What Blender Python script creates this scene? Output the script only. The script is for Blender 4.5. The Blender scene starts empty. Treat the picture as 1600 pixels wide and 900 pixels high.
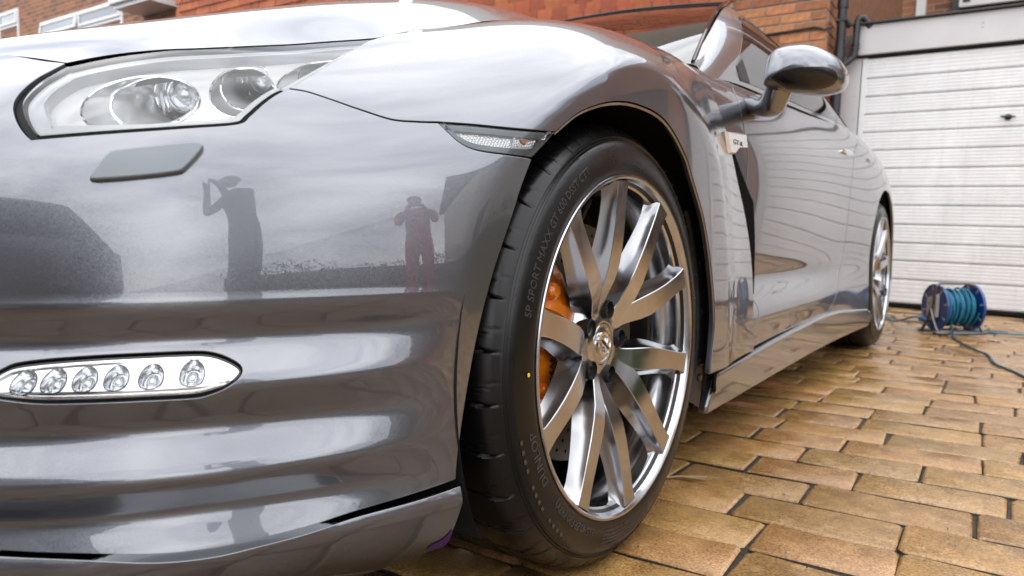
import bpy, math, random
import numpy as np
from mathutils import Vector, Matrix
from mathutils.geometry import delaunay_2d_cdt
random.seed(7); rng = np.random.default_rng(7)
SC = bpy.context.scene
COL = SC.collection
# ---------------------------------------------------------------- camera
CAM = Vector((1.41741, -1.03177, 0.52463)); YAW, PITCH, ROLL = 0.607425, -0.070302, 0.00029
_f = Vector((-math.sin(YAW)*math.cos(PITCH), math.cos(YAW)*math.cos(PITCH), math.sin(PITCH)))
_r = Vector((math.cos(YAW), math.sin(YAW), 0)); _u = _r.cross(_f)
_r2 = _r*math.cos(ROLL)+_u*math.sin(ROLL); _u2 = _u*math.cos(ROLL)-_r*math.sin(ROLL)
cd = bpy.data.cameras.new('camera'); cam = bpy.data.objects.new('camera', cd); COL.objects.link(cam)
cam.matrix_world = Matrix(((_r2.x,_u2.x,-_f.x,CAM.x),(_r2.y,_u2.y,-_f.y,CAM.y),(_r2.z,_u2.z,-_f.z,CAM.z),(0,0,0,1)))
cd.sensor_width = 36; cd.lens = 1111.85/1600*36; cd.clip_start = .02; cd.clip_end = 900
cd.dof.use_dof = True; cd.dof.focus_distance = .98; cd.dof.aperture_fstop = 6.3
SC.camera = cam
# ---------------------------------------------------------------- sky and sun
SUN_EL, SUN_AZ = math.radians(66), math.radians(152)      # azimuth from +Y towards +X
W = bpy.data.worlds.new('World'); SC.world = W; W.use_nodes = True
nt = W.node_tree; N = nt.nodes; L = nt.links; N.clear()
o = N.new('ShaderNodeOutputWorld'); bg = N.new('ShaderNodeBackground'); L.new(bg.outputs[0], o.inputs[0])
sky = N.new('ShaderNodeTexSky'); sky.sky_type = 'NISHITA'; sky.sun_disc = False
sky.sun_elevation = SUN_EL; sky.sun_rotation = SUN_AZ; sky.air_density = 1; sky.dust_density = 2
tc = N.new('ShaderNodeTexCoord'); mp = N.new('ShaderNodeMapping'); mp.inputs['Scale'].default_value = (1.0, 1.0, 2.6)
L.new(tc.outputs['Generated'], mp.inputs['Vector'])
nz = N.new('ShaderNodeTexNoise'); nz.inputs['Scale'].default_value = 2.3; nz.inputs['Detail'].default_value = 7; nz.inputs['Roughness'].default_value = .56; nz.inputs['Distortion'].default_value = .35
L.new(mp.outputs[0], nz.inputs['Vector'])
cr = N.new('ShaderNodeValToRGB'); cr.color_ramp.elements[0].position = .34; cr.color_ramp.elements[0].color = (3.7,3.95,4.55,1)
cr.color_ramp.elements[1].position = .68; cr.color_ramp.elements[1].color = (12.8,12.9,13.0,1)
L.new(nz.outputs['Fac'], cr.inputs[0])
mx = N.new('ShaderNodeMixRGB'); mx.inputs[0].default_value = .9
L.new(sky.outputs[0], mx.inputs[1]); L.new(cr.outputs[0], mx.inputs[2]); sp = N.new('ShaderNodeSeparateXYZ'); L.new(tc.outputs['Generated'], sp.inputs[0])
gr_ = N.new('ShaderNodeMapRange'); gr_.inputs['From Min'].default_value = 0; gr_.inputs['From Max'].default_value = 1; gr_.inputs['To Min'].default_value = .88; gr_.inputs['To Max'].default_value = 1.04
L.new(sp.outputs['Z'], gr_.inputs['Value'])                # an overcast sky is brighter overhead than at the horizon
ml_ = N.new('ShaderNodeVectorMath'); ml_.operation = 'SCALE'; L.new(mx.outputs[0], ml_.inputs[0]); L.new(gr_.outputs[0], ml_.inputs['Scale']); L.new(ml_.outputs[0], bg.inputs[0])
bg.inputs[1].default_value = .118
sl = bpy.data.lights.new('sun', 'SUN'); sl.energy = .8; sl.angle = math.radians(130); sl.color = (1,.95,.88)
sun = bpy.data.objects.new('sun', sl); COL.objects.link(sun)
_d = Vector((math.sin(SUN_AZ)*math.cos(SUN_EL), math.cos(SUN_AZ)*math.cos(SUN_EL), math.sin(SUN_EL)))
sun.rotation_euler = _d.to_track_quat('Z','Y').to_euler()
sun.location = (3,-3,8)
SC.view_settings.view_transform = 'Standard'; SC.view_settings.look = 'None'
SC.view_settings.exposure = 1.08; SC.view_settings.gamma = 1
SC.render.engine = 'CYCLES'; SC.cycles.max_bounces = 10; SC.cycles.transparent_max_bounces = 16
SC.cycles.glossy_bounces = 6; SC.cycles.caustics_reflective = False; SC.cycles.caustics_refractive = False
# ---------------------------------------------------------------- helpers
def link(o, parent=None):
    COL.objects.link(o)
    if parent is not None: o.parent = parent
    return o
def mesh(name, v, f, mat, parent=None, smooth=True, normals=None, angle=None, me=None):
    """one mesh object (vertices in the parent's space)"""
    m = bpy.data.meshes.new(name); m.from_pydata([tuple(map(float,p)) for p in v], [], [tuple(map(int,q)) for q in f])
    if mat is not None: m.materials.append(mat)
    if smooth and len(m.polygons):
        m.polygons.foreach_set('use_smooth', [True]*len(m.polygons))
        if normals is not None: m.normals_split_custom_set_from_vertices([tuple(map(float,n)) for n in normals])
        elif angle is not None: m.set_sharp_from_angle(angle=math.radians(angle))
    m.update()
    return link(bpy.data.objects.new(name, m), parent)
def thing(name, label, cat, loc=(0,0,0), group=None, mw=None):
    o = bpy.data.objects.new(name, None); o.empty_display_size = .1; COL.objects.link(o)
    if mw is not None: o.matrix_world = mw
    else: o.location = loc
    return tag(o, label, cat, group)
def sub(name,parent,loc=(0,0,0)):
    o=bpy.data.objects.new(name,None); o.empty_display_size=.05; COL.objects.link(o); o.parent=parent; o.location=loc; return o
def copy_tree(o,parent):
    c=o.copy(); COL.objects.link(c); c.parent=parent
    for ch in list(o.children): copy_tree(ch,c)
    return c
def tag(o, label, cat, group=None):
    o['label'] = label; o['category'] = cat
    if group: o['group'] = group
    return o
def kind(o, k): o['kind'] = k; return o
class Geo:
    """collects primitives into one mesh"""
    def __init__(s): s.v=[]; s.f=[]
    def add(s, v, f):
        n=len(s.v); s.v += [tuple(map(float,p)) for p in v]; s.f += [tuple(i+n for i in q) for q in f]; return s
    def box(s, a, b, bev=0):
        (x0,y0,z0),(x1,y1,z1)=a,b
        if bev<=0:
            v=[(x0,y0,z0),(x1,y0,z0),(x1,y1,z0),(x0,y1,z0),(x0,y0,z1),(x1,y0,z1),(x1,y1,z1),(x0,y1,z1)]
            return s.add(v,[(0,3,2,1),(4,5,6,7),(0,1,5,4),(1,2,6,5),(2,3,7,6),(3,0,4,7)])
        e=bev; v=[]
        for z,k in ((z0,e),(z0+e,0),(z1-e,0),(z1,e)):
            for (x,y) in ((x0+k+e*(k==0)*0,y0+k),(x1-k,y0+k),(x1-k,y1-k),(x0+k,y1-k)): v.append((x,y,z))
        f=[(3,2,1,0),(12,13,14,15)]
        for l in range(3):
            for i in range(4): j=(i+1)%4; f.append((l*4+i,l*4+j,l*4+4+j,l*4+4+i))
        return s.add(v,f)
    def loft(s, rings, closed=True, cap=(True,True)):
        n=len(rings[0]); v=[p for r in rings for p in r]; f=[]
        for k in range(len(rings)-1):
            for i in range(n if closed else n-1):
                j=(i+1)%n; f.append((k*n+i,k*n+j,(k+1)*n+j,(k+1)*n+i))
        if cap[0] and closed: f.append(tuple(range(n-1,-1,-1)))
        if cap[1] and closed: f.append(tuple((len(rings)-1)*n+i for i in range(n)))
        return s.add(v,f)
    def tube(s, pts, r, n=8, cap=True):
        P=[Vector(p) for p in pts]; rings=[]; ref=None
        for i,p in enumerate(P):
            t=(P[min(i+1,len(P)-1)]-P[max(i-1,0)]).normalized()
            if ref is None: ref=t.orthogonal().normalized()
            a=(ref-t*ref.dot(t)); a=a.normalized() if a.length>1e-6 else t.orthogonal().normalized(); ref=a; b=t.cross(a)
            rr=r[i] if hasattr(r,'__len__') else r
            rings.append([tuple(p+(a*math.cos(2*math.pi*k/n)+b*math.sin(2*math.pi*k/n))*rr) for k in range(n)])
        return s.loft(rings,True,(cap,cap))
    def revolve(s, prof, c=(0,0,0), axis=(0,0,1), n=24, caps=(False,False)):
        ax=Vector(axis).normalized(); a=ax.orthogonal().normalized(); b=ax.cross(a); c=Vector(c)
        rings=[[tuple(c+ax*h+(a*math.cos(2*math.pi*k/n)+b*math.sin(2*math.pi*k/n))*r) for k in range(n)] for r,h in prof]
        return s.loft(rings,True,caps)
    def obj(s, name, mat, parent=None, smooth=True, angle=35): return mesh(name,s.v,s.f,mat,parent,smooth,None,angle)
def cat_rom(P, n=6):
    P=np.asarray(P,float)
    if len(P)==2: return [P[0]+(P[1]-P[0])*t for t in np.linspace(0,1,n+1)]
    Q=np.concatenate([[2*P[0]-P[1]],P,[2*P[-1]-P[-2]]]); out=[]
    for i in range(1,len(Q)-2):
        p0,p1,p2,p3=Q[i-1],Q[i],Q[i+1],Q[i+2]
        for k in range(n):
            t=k/n; out.append(.5*((2*p1)+(-p0+p2)*t+(2*p0-5*p1+4*p2-p3)*t*t+(-p0+3*p1-3*p2+p3)*t**3))
    out.append(P[-1]); return out
# ---------------------------------------------------------------- materials
def mk(name, base=(.5,.5,.5), rough=.5, metal=0, coat=0, coat_rough=.03, spec=.5, var=0, vscale=4, rvar=0, rscale=12, bump=0, bscale=60, bdist=.002, coords='Object', ior=1.5, col2=None, island=0, detail=5):
    m=bpy.data.materials.new(name); m.use_nodes=True; nt=m.node_tree; b=nt.nodes['Principled BSDF']; lk=nt.links
    b.inputs['Base Color'].default_value=(*base,1); b.inputs['Roughness'].default_value=rough; b.inputs['Metallic'].default_value=metal
    b.inputs['Coat Weight'].default_value=coat; b.inputs['Coat Roughness'].default_value=coat_rough; b.inputs['Specular IOR Level'].default_value=spec; b.inputs['IOR'].default_value=ior
    tc=nt.nodes.new('ShaderNodeTexCoord')
    def noise(sc,det=detail,ro=.6):
        n=nt.nodes.new('ShaderNodeTexNoise'); n.inputs['Scale'].default_value=sc; n.inputs['Detail'].default_value=det; n.inputs['Roughness'].default_value=ro; lk.new(tc.outputs[coords],n.inputs['Vector']); return n
    if var or col2 or island:
        c2=col2 or tuple(x*(1-var) for x in base); n=noise(vscale); r=nt.nodes.new('ShaderNodeValToRGB'); r.color_ramp.elements[0].position=.3; r.color_ramp.elements[1].position=.7
        r.color_ramp.elements[0].color=(*c2,1); r.color_ramp.elements[1].color=(*base,1); lk.new(n.outputs['Fac'],r.inputs[0]); src=r.outputs[0]
        if island:
            g=nt.nodes.new('ShaderNodeNewGeometry'); oi=nt.nodes.new('ShaderNodeObjectInfo'); ad=nt.nodes.new('ShaderNodeMath'); ad.operation='ADD'; fr=nt.nodes.new('ShaderNodeMath'); fr.operation='FRACT'
            lk.new(g.outputs['Random Per Island'],ad.inputs[0]); lk.new(oi.outputs['Random'],ad.inputs[1]); lk.new(ad.outputs[0],fr.inputs[0])
            mr=nt.nodes.new('ShaderNodeMapRange'); mr.inputs['To Min'].default_value=1-island; mr.inputs['To Max'].default_value=1+island; lk.new(fr.outputs[0],mr.inputs['Value'])
            hs=nt.nodes.new('ShaderNodeHueSaturation'); lk.new(mr.outputs[0],hs.inputs['Value']); lk.new(src,hs.inputs['Color'])
            m2=nt.nodes.new('ShaderNodeMapRange'); m2.inputs['To Min'].default_value=.5-.007; m2.inputs['To Max'].default_value=.5+.006; f2=nt.nodes.new('ShaderNodeMath'); f2.operation='MULTIPLY'; f2.inputs[1].default_value=7.31; f3=nt.nodes.new('ShaderNodeMath'); f3.operation='FRACT'
            lk.new(fr.outputs[0],f2.inputs[0]); lk.new(f2.outputs[0],f3.inputs[0]); lk.new(f3.outputs[0],m2.inputs['Value']); lk.new(m2.outputs[0],hs.inputs['Hue']); src=hs.outputs[0]
        lk.new(src,b.inputs['Base Color'])
    if rvar:
        n=noise(rscale); mr=nt.nodes.new('ShaderNodeMapRange'); mr.inputs['From Min'].default_value=.35; mr.inputs['From Max'].default_value=.65; mr.inputs['To Min'].default_value=max(.02,rough-rvar); mr.inputs['To Max'].default_value=min(1,rough+rvar)
        lk.new(n.outputs['Fac'],mr.inputs['Value']); lk.new(mr.outputs[0],b.inputs['Roughness'])
    if bump:
        n=noise(bscale,6); bp=nt.nodes.new('ShaderNodeBump'); bp.inputs['Strength'].default_value=bump; bp.inputs['Distance'].default_value=bdist; lk.new(n.outputs['Fac'],bp.inputs['Height']); lk.new(bp.outputs[0],b.inputs['Normal'])
    return m
def glass(name, tint=(1,1,1), gl=1.0, rough=.0, ior=1.5):
    """thin clear cover: transparent sheet with a mirror sheen that grows at grazing angles"""
    m=bpy.data.materials.new(name); m.use_nodes=True; nt=m.node_tree; nt.nodes.clear(); n=nt.nodes.new
    o=n('ShaderNodeOutputMaterial'); mix=n('ShaderNodeMixShader'); t=n('ShaderNodeBsdfTransparent'); g=n('ShaderNodeBsdfGlossy'); fr=n('ShaderNodeFresnel')
    t.inputs[0].default_value=(*tint,1); g.inputs['Roughness'].default_value=rough; g.inputs[0].default_value=(gl,gl,gl,1); fr.inputs[0].default_value=ior
    nt.links.new(fr.outputs[0],mix.inputs[0]); nt.links.new(t.outputs[0],mix.inputs[1]); nt.links.new(g.outputs[0],mix.inputs[2]); nt.links.new(mix.outputs[0],o.inputs[0]); return m
def paint():
    m=mk('grey_metallic_paint',(.185,.192,.216),.31,.86,coat=1,coat_rough=.016); nt=m.node_tree; b=nt.nodes['Principled BSDF']; lk=nt.links
    tc=nt.nodes.new('ShaderNodeTexCoord'); v=nt.nodes.new('ShaderNodeTexVoronoi'); v.inputs['Scale'].default_value=1300; lk.new(tc.outputs['Object'],v.inputs['Vector'])
    b.inputs['Coat IOR'].default_value=1.8
    sm=nt.nodes.new('ShaderNodeTexNoise'); sm.inputs['Scale'].default_value=7; sm.inputs['Detail'].default_value=7; sm.inputs['Roughness'].default_value=.7; lk.new(tc.outputs['Object'],sm.inputs['Vector'])
    smr=nt.nodes.new('ShaderNodeMapRange'); smr.inputs['From Min'].default_value=.42; smr.inputs['From Max'].default_value=.72; smr.inputs['To Min'].default_value=.012; smr.inputs['To Max'].default_value=.04; lk.new(sm.outputs['Fac'],smr.inputs['Value']); lk.new(smr.outputs[0],b.inputs['Coat Roughness'])   # wiped-over film on the clear coat
    g=nt.nodes.new('ShaderNodeNewGeometry'); s=nt.nodes.new('ShaderNodeVectorMath'); s.operation='SUBTRACT'; s.inputs[1].default_value=(.5,.5,.5); lk.new(v.outputs['Color'],s.inputs[0])
    k=nt.nodes.new('ShaderNodeVectorMath'); k.operation='SCALE'; k.inputs['Scale'].default_value=.08; lk.new(s.outputs[0],k.inputs[0])
    a=nt.nodes.new('ShaderNodeVectorMath'); lk.new(g.outputs['Normal'],a.inputs[0]); lk.new(k.outputs[0],a.inputs[1])
    nn=nt.nodes.new('ShaderNodeVectorMath'); nn.operation='NORMALIZE'; lk.new(a.outputs[0],nn.inputs[0]); lk.new(nn.outputs[0],b.inputs['Normal'])
    return m
M={}
M['paint']=paint()
M['black_plastic']=mk('black_plastic',(.012,.012,.013),.42,bump=.15,bscale=300,bdist=.0005)
M['gloss_black']=mk('gloss_black',(.01,.01,.011),.06)
M['semi_black']=mk('semi_gloss_black',(.012,.012,.013),.24)
M['seal']=mk('rubber_seal',(.004,.004,.0045),.5,spec=.2)
M['core']=mk('underbody_black',(.004,.004,.004),.9,spec=.05)
M['liner']=mk('arch_liner_felt',(.004,.0042,.004),.9,bump=.6,bscale=500,bdist=.001,var=.4,vscale=30)
M['rubber']=mk('tyre_rubber',(.004,.0039,.004),.33,spec=.45,rvar=.08,rscale=9,bump=.05,bscale=400,bdist=.0004,var=.3,vscale=8)
M['rubber_text']=mk('tyre_lettering',(.048,.047,.046),.3)
M['rim']=mk('polished_rim',(.55,.56,.585),.19,1,rvar=.05,rscale=25)
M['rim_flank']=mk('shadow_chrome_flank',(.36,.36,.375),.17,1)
M['led_chrome']=mk('led_chrome',(.80,.81,.82),.10,1)
M['rim_dark']=mk('rim_barrel',(.20,.20,.21),.22,1)
M['chrome']=mk('chrome',(.86,.87,.88),.035,1)
M['satin']=mk('satin_silver',(.91,.915,.92),.18,.6)
M['lamp_silver']=mk('lamp_reflector',(.93,.935,.94),.2,.3)
M['frost']=mk('frosted_white_band',(.78,.80,.82),.25,coat=1)
M['lens']=glass('lamp_lens',(.97,.975,.98))
M['clear']=glass('clear_plastic',(.95,.95,.95))
M['ball']=mk('projector_glass',(.74,.77,.80),.05,.7,coat=1)
M['amber']=mk('amber_bulb',(.62,.33,.2),.2,coat=1)
M['window']=glass('car_window',(.28,.29,.29),ior=2.5)
M['disc']=mk('brake_disc',(.16,.125,.085),.5,.7,var=.4,vscale=25,rvar=.12)
M['disc_dark']=mk('brake_bell',(.03,.03,.03),.5,.5)
M['orange']=mk('orange_caliper_paint',(1.0,.27,.015),.28,.1,coat=1)
M['letter_black']=mk('black_lettering',(.01,.01,.01),.4)
M['yellow']=mk('yellow_dot',(.8,.6,.03),.5)
M['interior']=mk('car_interior',(.012,.012,.013),.7)
M['grey_plastic']=mk('grey_satin_plastic',(.20,.225,.245),.4,.3,coat=.4)
M['purple']=mk('purple_scuff',(.10,.03,.20),.5,var=.3,vscale=60)
M['tail_red']=mk('red_lens',(.35,.01,.01),.1,coat=1)
# ---- car body guide surfaces: uniform cubic B-spline nets ------------------
LOWZ = [.10,.16,.22,.28,.34,.40,.46,.52,.58]
FR = [  # plan point x, y, inward normal, low offsets, upper (offset, z)
 ((.00,-.935),(0,1),      [.05,.005,0,0,0,0,0,.004,.016],[(.04,.63),(.075,.672),(.13,.712),(.21,.748),(.31,.782),(.42,.812)]),
 ((.30,-.915),(-.06,1),   [.05,.005,0,0,0,0,0,.004,.016],[(.04,.63),(.075,.672),(.13,.712),(.21,.748),(.31,.782),(.42,.812)]),
 ((.50,-.88),(-.2,.98),   [.05,.005,0,0,0,0,0,.004,.016],[(.04,.627),(.075,.67),(.13,.712),(.21,.749),(.31,.784),(.42,.815)]),
 ((.645,-.815),(-.4,.92), [.04,.005,0,0,0,0,0,.005,.018],[(.04,.622),(.075,.668),(.13,.711),(.21,.751),(.31,.788),(.42,.818)]),
 ((.75,-.728),(-.62,.78), [.03,.004,0,0,0,0,0,.004,.014],[(.03,.62),(.055,.663),(.095,.703),(.15,.737),(.24,.772),(.34,.802)]),
 ((.822,-.622),(-.79,.61),[.03,.004,0,0,0,0,0,.003,.012],[(.025,.62),(.05,.662),(.10,.710),(.17,.752),(.265,.79),(.36,.82)]),
 ((.88,-.50),(-.90,.43),  [.03,.004,0,0,0,0,0,.002,.010],[(.025,.63),(.055,.681),(.10,.723),(.16,.758),(.235,.79),(.33,.82)]),
 ((.928,-.38),(-.95,.3),  [.03,.004,0,0,0,0,0,.003,.010],[(.025,.635),(.06,.70),(.105,.745),(.16,.782),(.235,.811),(.32,.825)]),
 ((.960,-.25),(-.985,.17),[.03,.004,0,0,0,0,0,.002,.008],[(.022,.66),(.055,.73),(.10,.778),(.155,.812),(.23,.838),(.31,.842)]),
 ((.974,-.10),(-1,.05),   [.03,.004,0,0,0,0,0,.000,.003],[(.020,.745),(.05,.80),(.095,.838),(.155,.864),(.23,.878),(.31,.872)]),
 ((.977,.05),(-1,0),      [.03,.004,0,0,0,0,0,.000,.003],[(.022,.775),(.05,.825),(.09,.861),(.14,.887),(.21,.900),(.29,.892)]),
 ((.974,.20),(-1,0),      [.03,.004,0,0,0,0,0,.002,.008],[(.026,.745),(.05,.817),(.085,.866),(.13,.897),(.20,.910),(.27,.90)]),
 ((.966,.35),(-1,0),      [.02,.002,0,0,0,0,0,.003,.012],[(.022,.66),(.045,.777),(.075,.85),(.11,.902),(.175,.922),(.25,.91)]),
 ((.928,.50),(-1,0),      [.01,.000,0,0,0,0,0,.002,.008],[(.016,.66),(.03,.767),(.055,.85),(.085,.899),(.15,.924),(.22,.915)]),
 ((.904,.70),(-1,0),      [.01,.000,0,0,0,0,0,.000,.004],[(.010,.66),(.022,.76),(.045,.836),(.075,.884),(.14,.913),(.21,.91)]),
 ((.898,.90),(-1,0),      [.01,.000,0,0,0,0,0,.000,.004],[(.010,.66),(.022,.76),(.045,.83),(.075,.875),(.14,.905),(.21,.90)]),
]
def _frnet():
    P=np.zeros((len(FR),15,3)); N=np.zeros((len(FR),15,3))
    for i,(pl,n,low,up) in enumerate(FR):
        n=np.array(n,float); n/=np.hypot(*n)
        prof=list(zip(low,LOWZ))+list(up)
        for k,(d,z) in enumerate(prof):
            if 8<=i<=12 and 8<=k<=11: d=d-(.010,.018,.017,.014,.012)[i-8]*(.35,1,.75,.35)[k-8]
            if 8<=i<=12 and k>=10: d=d+(.003,.008,.009,.009,.005)[i-8]
            P[i,k]=(pl[0]+n[0]*d,pl[1]+n[1]*d,z); N[i,k]=(-n[0],-n[1],0)
    return P,N
SZ = {  # door and rear quarter: y -> x per row, top two z
 .30:([0.884,0.888,0.891,0.894,0.907,0.862,0.788,0.808,0.818,0.822,0.822,0.808,0.835,0.800],.875,.91),
 .55:([0.884,0.888,0.891,0.894,0.907,0.862,0.804,0.824,0.834,0.838,0.838,0.824,0.835,0.800],.88,.92),
 .80:([0.884,0.888,0.891,0.894,0.907,0.864,0.824,0.844,0.855,0.864,0.864,0.850,0.838,0.800],.885,.93),
 1.1:([0.884,0.888,0.891,0.894,0.907,0.866,0.840,0.860,0.870,0.880,0.880,0.866,0.838,0.800],.897,.943),
 1.5:([0.884,0.888,0.891,0.894,0.907,0.866,0.852,0.868,0.874,0.883,0.883,0.868,0.838,0.800],.91,.96),
 1.85:([0.892,0.896,0.899,0.902,0.906,0.896,0.888,0.884,0.886,0.890,0.889,0.873,0.845,0.805],.92,.975),
 2.15:([.905,.912,.916,.916,.914,.909,.904,.902,.907,.908,.903,.886,.862,.825],.93,.99),
 2.45:([.925,.930,.934,.936,.937,.937,.936,.935,.935,.932,.922,.906,.882,.845],.93,.985),
 2.7:([.940,.945,.948,.949,.949,.949,.948,.948,.948,.945,.936,.920,.893,.85],.92,.97),
 2.95:([.935,.940,.944,.946,.947,.947,.947,.947,.947,.944,.935,.917,.888,.845],.91,.955),
 3.2:([.910,.916,.920,.923,.925,.925,.925,.925,.925,.922,.912,.89,.855,.81],.885,.92),
 3.42:([.86,.868,.875,.88,.883,.885,.885,.885,.884,.88,.868,.845,.805,.76],.865,.895),
 3.58:([.79,.80,.81,.815,.82,.82,.82,.82,.82,.815,.80,.775,.735,.69],.85,.88),
 3.66:([.66,.67,.68,.685,.69,.69,.69,.69,.69,.685,.67,.65,.61,.56],.84,.87),
}
SROW=[.15,.20,.24,.28,.335,.385,.41,.455,.56,.66,.76,.84]
def _sdnet():
    ys=sorted(SZ); P=np.zeros((len(ys),14,3))
    for i,y in enumerate(ys):
        xs,za,zb=SZ[y]
        for k,(x,z) in enumerate(zip(xs,SROW+[za,zb])): P[i,k]=(x,y,z)
    N=np.zeros_like(P); N[...,0]=1
    return P,N
def bas(t):
    return np.stack([(1-t)**3,3*t**3-6*t**2+4,-3*t**3+3*t**2+3*t+1,t**3],-1)/6
def pad(P):
    P=np.concatenate([2*P[:1]-P[1:2],P,2*P[-1:]-P[-2:-1]],0)
    return np.concatenate([2*P[:,:1]-P[:,1:2],P,2*P[:,-1:]-P[:,-2:-1]],1)
class Net:
    def __init__(s,P,post=None,N=None):
        s.n,s.m=P.shape[:2]; s.P=pad(P); s.N=pad(N) if N is not None else None; s.post=post
    def _ev(s,A,u,w):
        u=np.clip(u,0,s.n-1-1e-9); w=np.clip(w,0,s.m-1-1e-9)
        i=np.floor(u).astype(int); j=np.floor(w).astype(int); bu=bas(u-i); bw=bas(w-j)
        r=0
        for a in range(4):
            for b in range(4): r=r+(bu[...,a]*bw[...,b])[...,None]*A[i+a,j+b]
        return r
    def __call__(s,u,w):
        u=np.asarray(u,float); w=np.asarray(w,float)
        p=s._ev(s.P,u,w)
        if s.post: p=s.post(p,s._ev(s.N,u,w) if s.N is not None else None,u,w)
        return p
    def normal(s,u,w,flip=1,h=.02):
        u=np.asarray(u,float); w=np.asarray(w,float)
        a=s(u+h,w)-s(u-h,w); b=s(u,w+h)-s(u,w-h)
        n=np.cross(a,b); n/=np.linalg.norm(n,axis=-1,keepdims=True)+1e-12
        return n*flip
def sst(a,b,x):
    t=np.clip((x-a)/(b-a),0,1); return t*t*(3-2*t)
GZ=np.array([.10,.16,.225,.262,.300,.342,.385,.426,.4585,.463,.47,1.0])
GD=np.array([0,  0 ,.002,-.015,.008,-.017,.008,-.022,-.004,.001,.0,0])
_gz=np.linspace(.1,.6,1001)
_gd=np.interp(_gz,GZ,GD)
def _smooth(a,k):
    ker=np.hanning(k+2)[1:-1]; ker/=ker.sum(); return np.convolve(np.pad(a,k,mode='edge'),ker,'same')[k:-k]
_lo=_smooth(_gd,55); _hi=_smooth(_gd,9)
_mix=sst(.436,.452,_gz); _gs=_lo*(1-_mix)+_hi*_mix
def frpost(p,N,u,w):
    p=p.copy(); z=p[...,2]
    g=np.interp(z,_gz,_gs)
    fade=1-sst(5.1,6.7,u)      # ribs die out before the wheel arch
    fade=np.where(z>.436,np.maximum(fade,(1-sst(5.9,6.95,u))),fade)
    p=p+N*(g*fade)[...,None]
    y=p[...,1]
    xf=.945-.10*np.clip(-y-.12,0,None)-.015*np.clip(y-.1,0,None)
    k=.0035; x=p[...,0]
    d=(x-xf); soft=np.where(y>-.7,.5*(x+xf-np.sqrt(d*d+k*k)),x)
    p[...,0]=np.where(y>-.6,soft,x)
    return p
FP,FN=_frnet(); FRONT=Net(FP,frpost,FN)
SP,SN=_sdnet(); SIDE=Net(SP)

HOOD=[
 [(0,-.80,.722),(.2,-.79,.725),(.38,-.755,.726),(.51,-.705,.726),(.625,-.69,.702)],
 [(0,-.70,.766),(.2,-.695,.769),(.38,-.665,.773),(.53,-.625,.763),(.670,-.609,.725)],
 [(0,-.53,.814),(.2,-.53,.818),(.38,-.52,.822),(.55,-.50,.808),(.709,-.477,.753)],
 [(0,-.33,.878),(.2,-.33,.882),(.38,-.335,.884),(.57,-.345,.868),(.740,-.355,.785)],
 [(0,-.12,.938),(.2,-.12,.941),(.40,-.13,.944),(.59,-.15,.932),(.748,-.21,.832)],
 [(0,.1,.982),(.2,.1,.984),(.42,.09,.984),(.61,.06,.972),(.77,-.05,.868)],
 [(0,.35,1.01),(.2,.35,1.01),(.42,.33,1.006),(.62,.28,.99),(.79,.17,.90)],
 [(0,.62,1.03),(.2,.60,1.03),(.42,.57,1.02),(.63,.50,.998),(.79,.40,.92)],
]
HOODN=Net(np.array(HOOD).transpose(1,0,2))      # u: centre line -> edge, w: nose -> cowl
GH={ # greenhouse: bottom, middle, top per station
 0:[(.815,.62,.90),(.79,.66,.94),(.755,.70,.955)],
 1:[(.805,.85,.935),(.780,.855,1.022),(.735,.87,1.067)],
 2:[(.80,1.1,.945),(.757,1.095,1.12),(.68,1.12,1.20)],
 3:[(.80,1.35,.957),(.732,1.355,1.19),(.613,1.38,1.308)],
 4:[(.802,1.65,.97),(.722,1.65,1.21),(.575,1.65,1.345)],
 5:[(.806,1.95,.982),(.732,1.95,1.20),(.605,1.95,1.315)],
 6:[(.812,2.2,.99),(.755,2.2,1.145),(.66,2.2,1.23)],
 7:[(.818,2.45,.988),(.79,2.43,1.05),(.735,2.4,1.12)],
 8:[(.82,2.7,.972),(.805,2.65,1.0),(.78,2.6,1.03)],
}
GHN=Net(np.array([GH[k] for k in sorted(GH)]))
WIND=[[(0,.50,1.0),(.25,.53,1.0),(.5,.62,.99),(.752,.71,.958)],
      [(0,.80,1.135),(.24,.82,1.13),(.47,.90,1.115),(.715,.90,1.085)],
      [(0,1.12,1.265),(.23,1.13,1.26),(.44,1.17,1.243),(.66,1.14,1.215)],
      [(0,1.44,1.372),(.21,1.44,1.367),(.40,1.45,1.352),(.60,1.41,1.315)]]
WINDN=Net(np.array(WIND).transpose(1,0,2))
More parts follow.
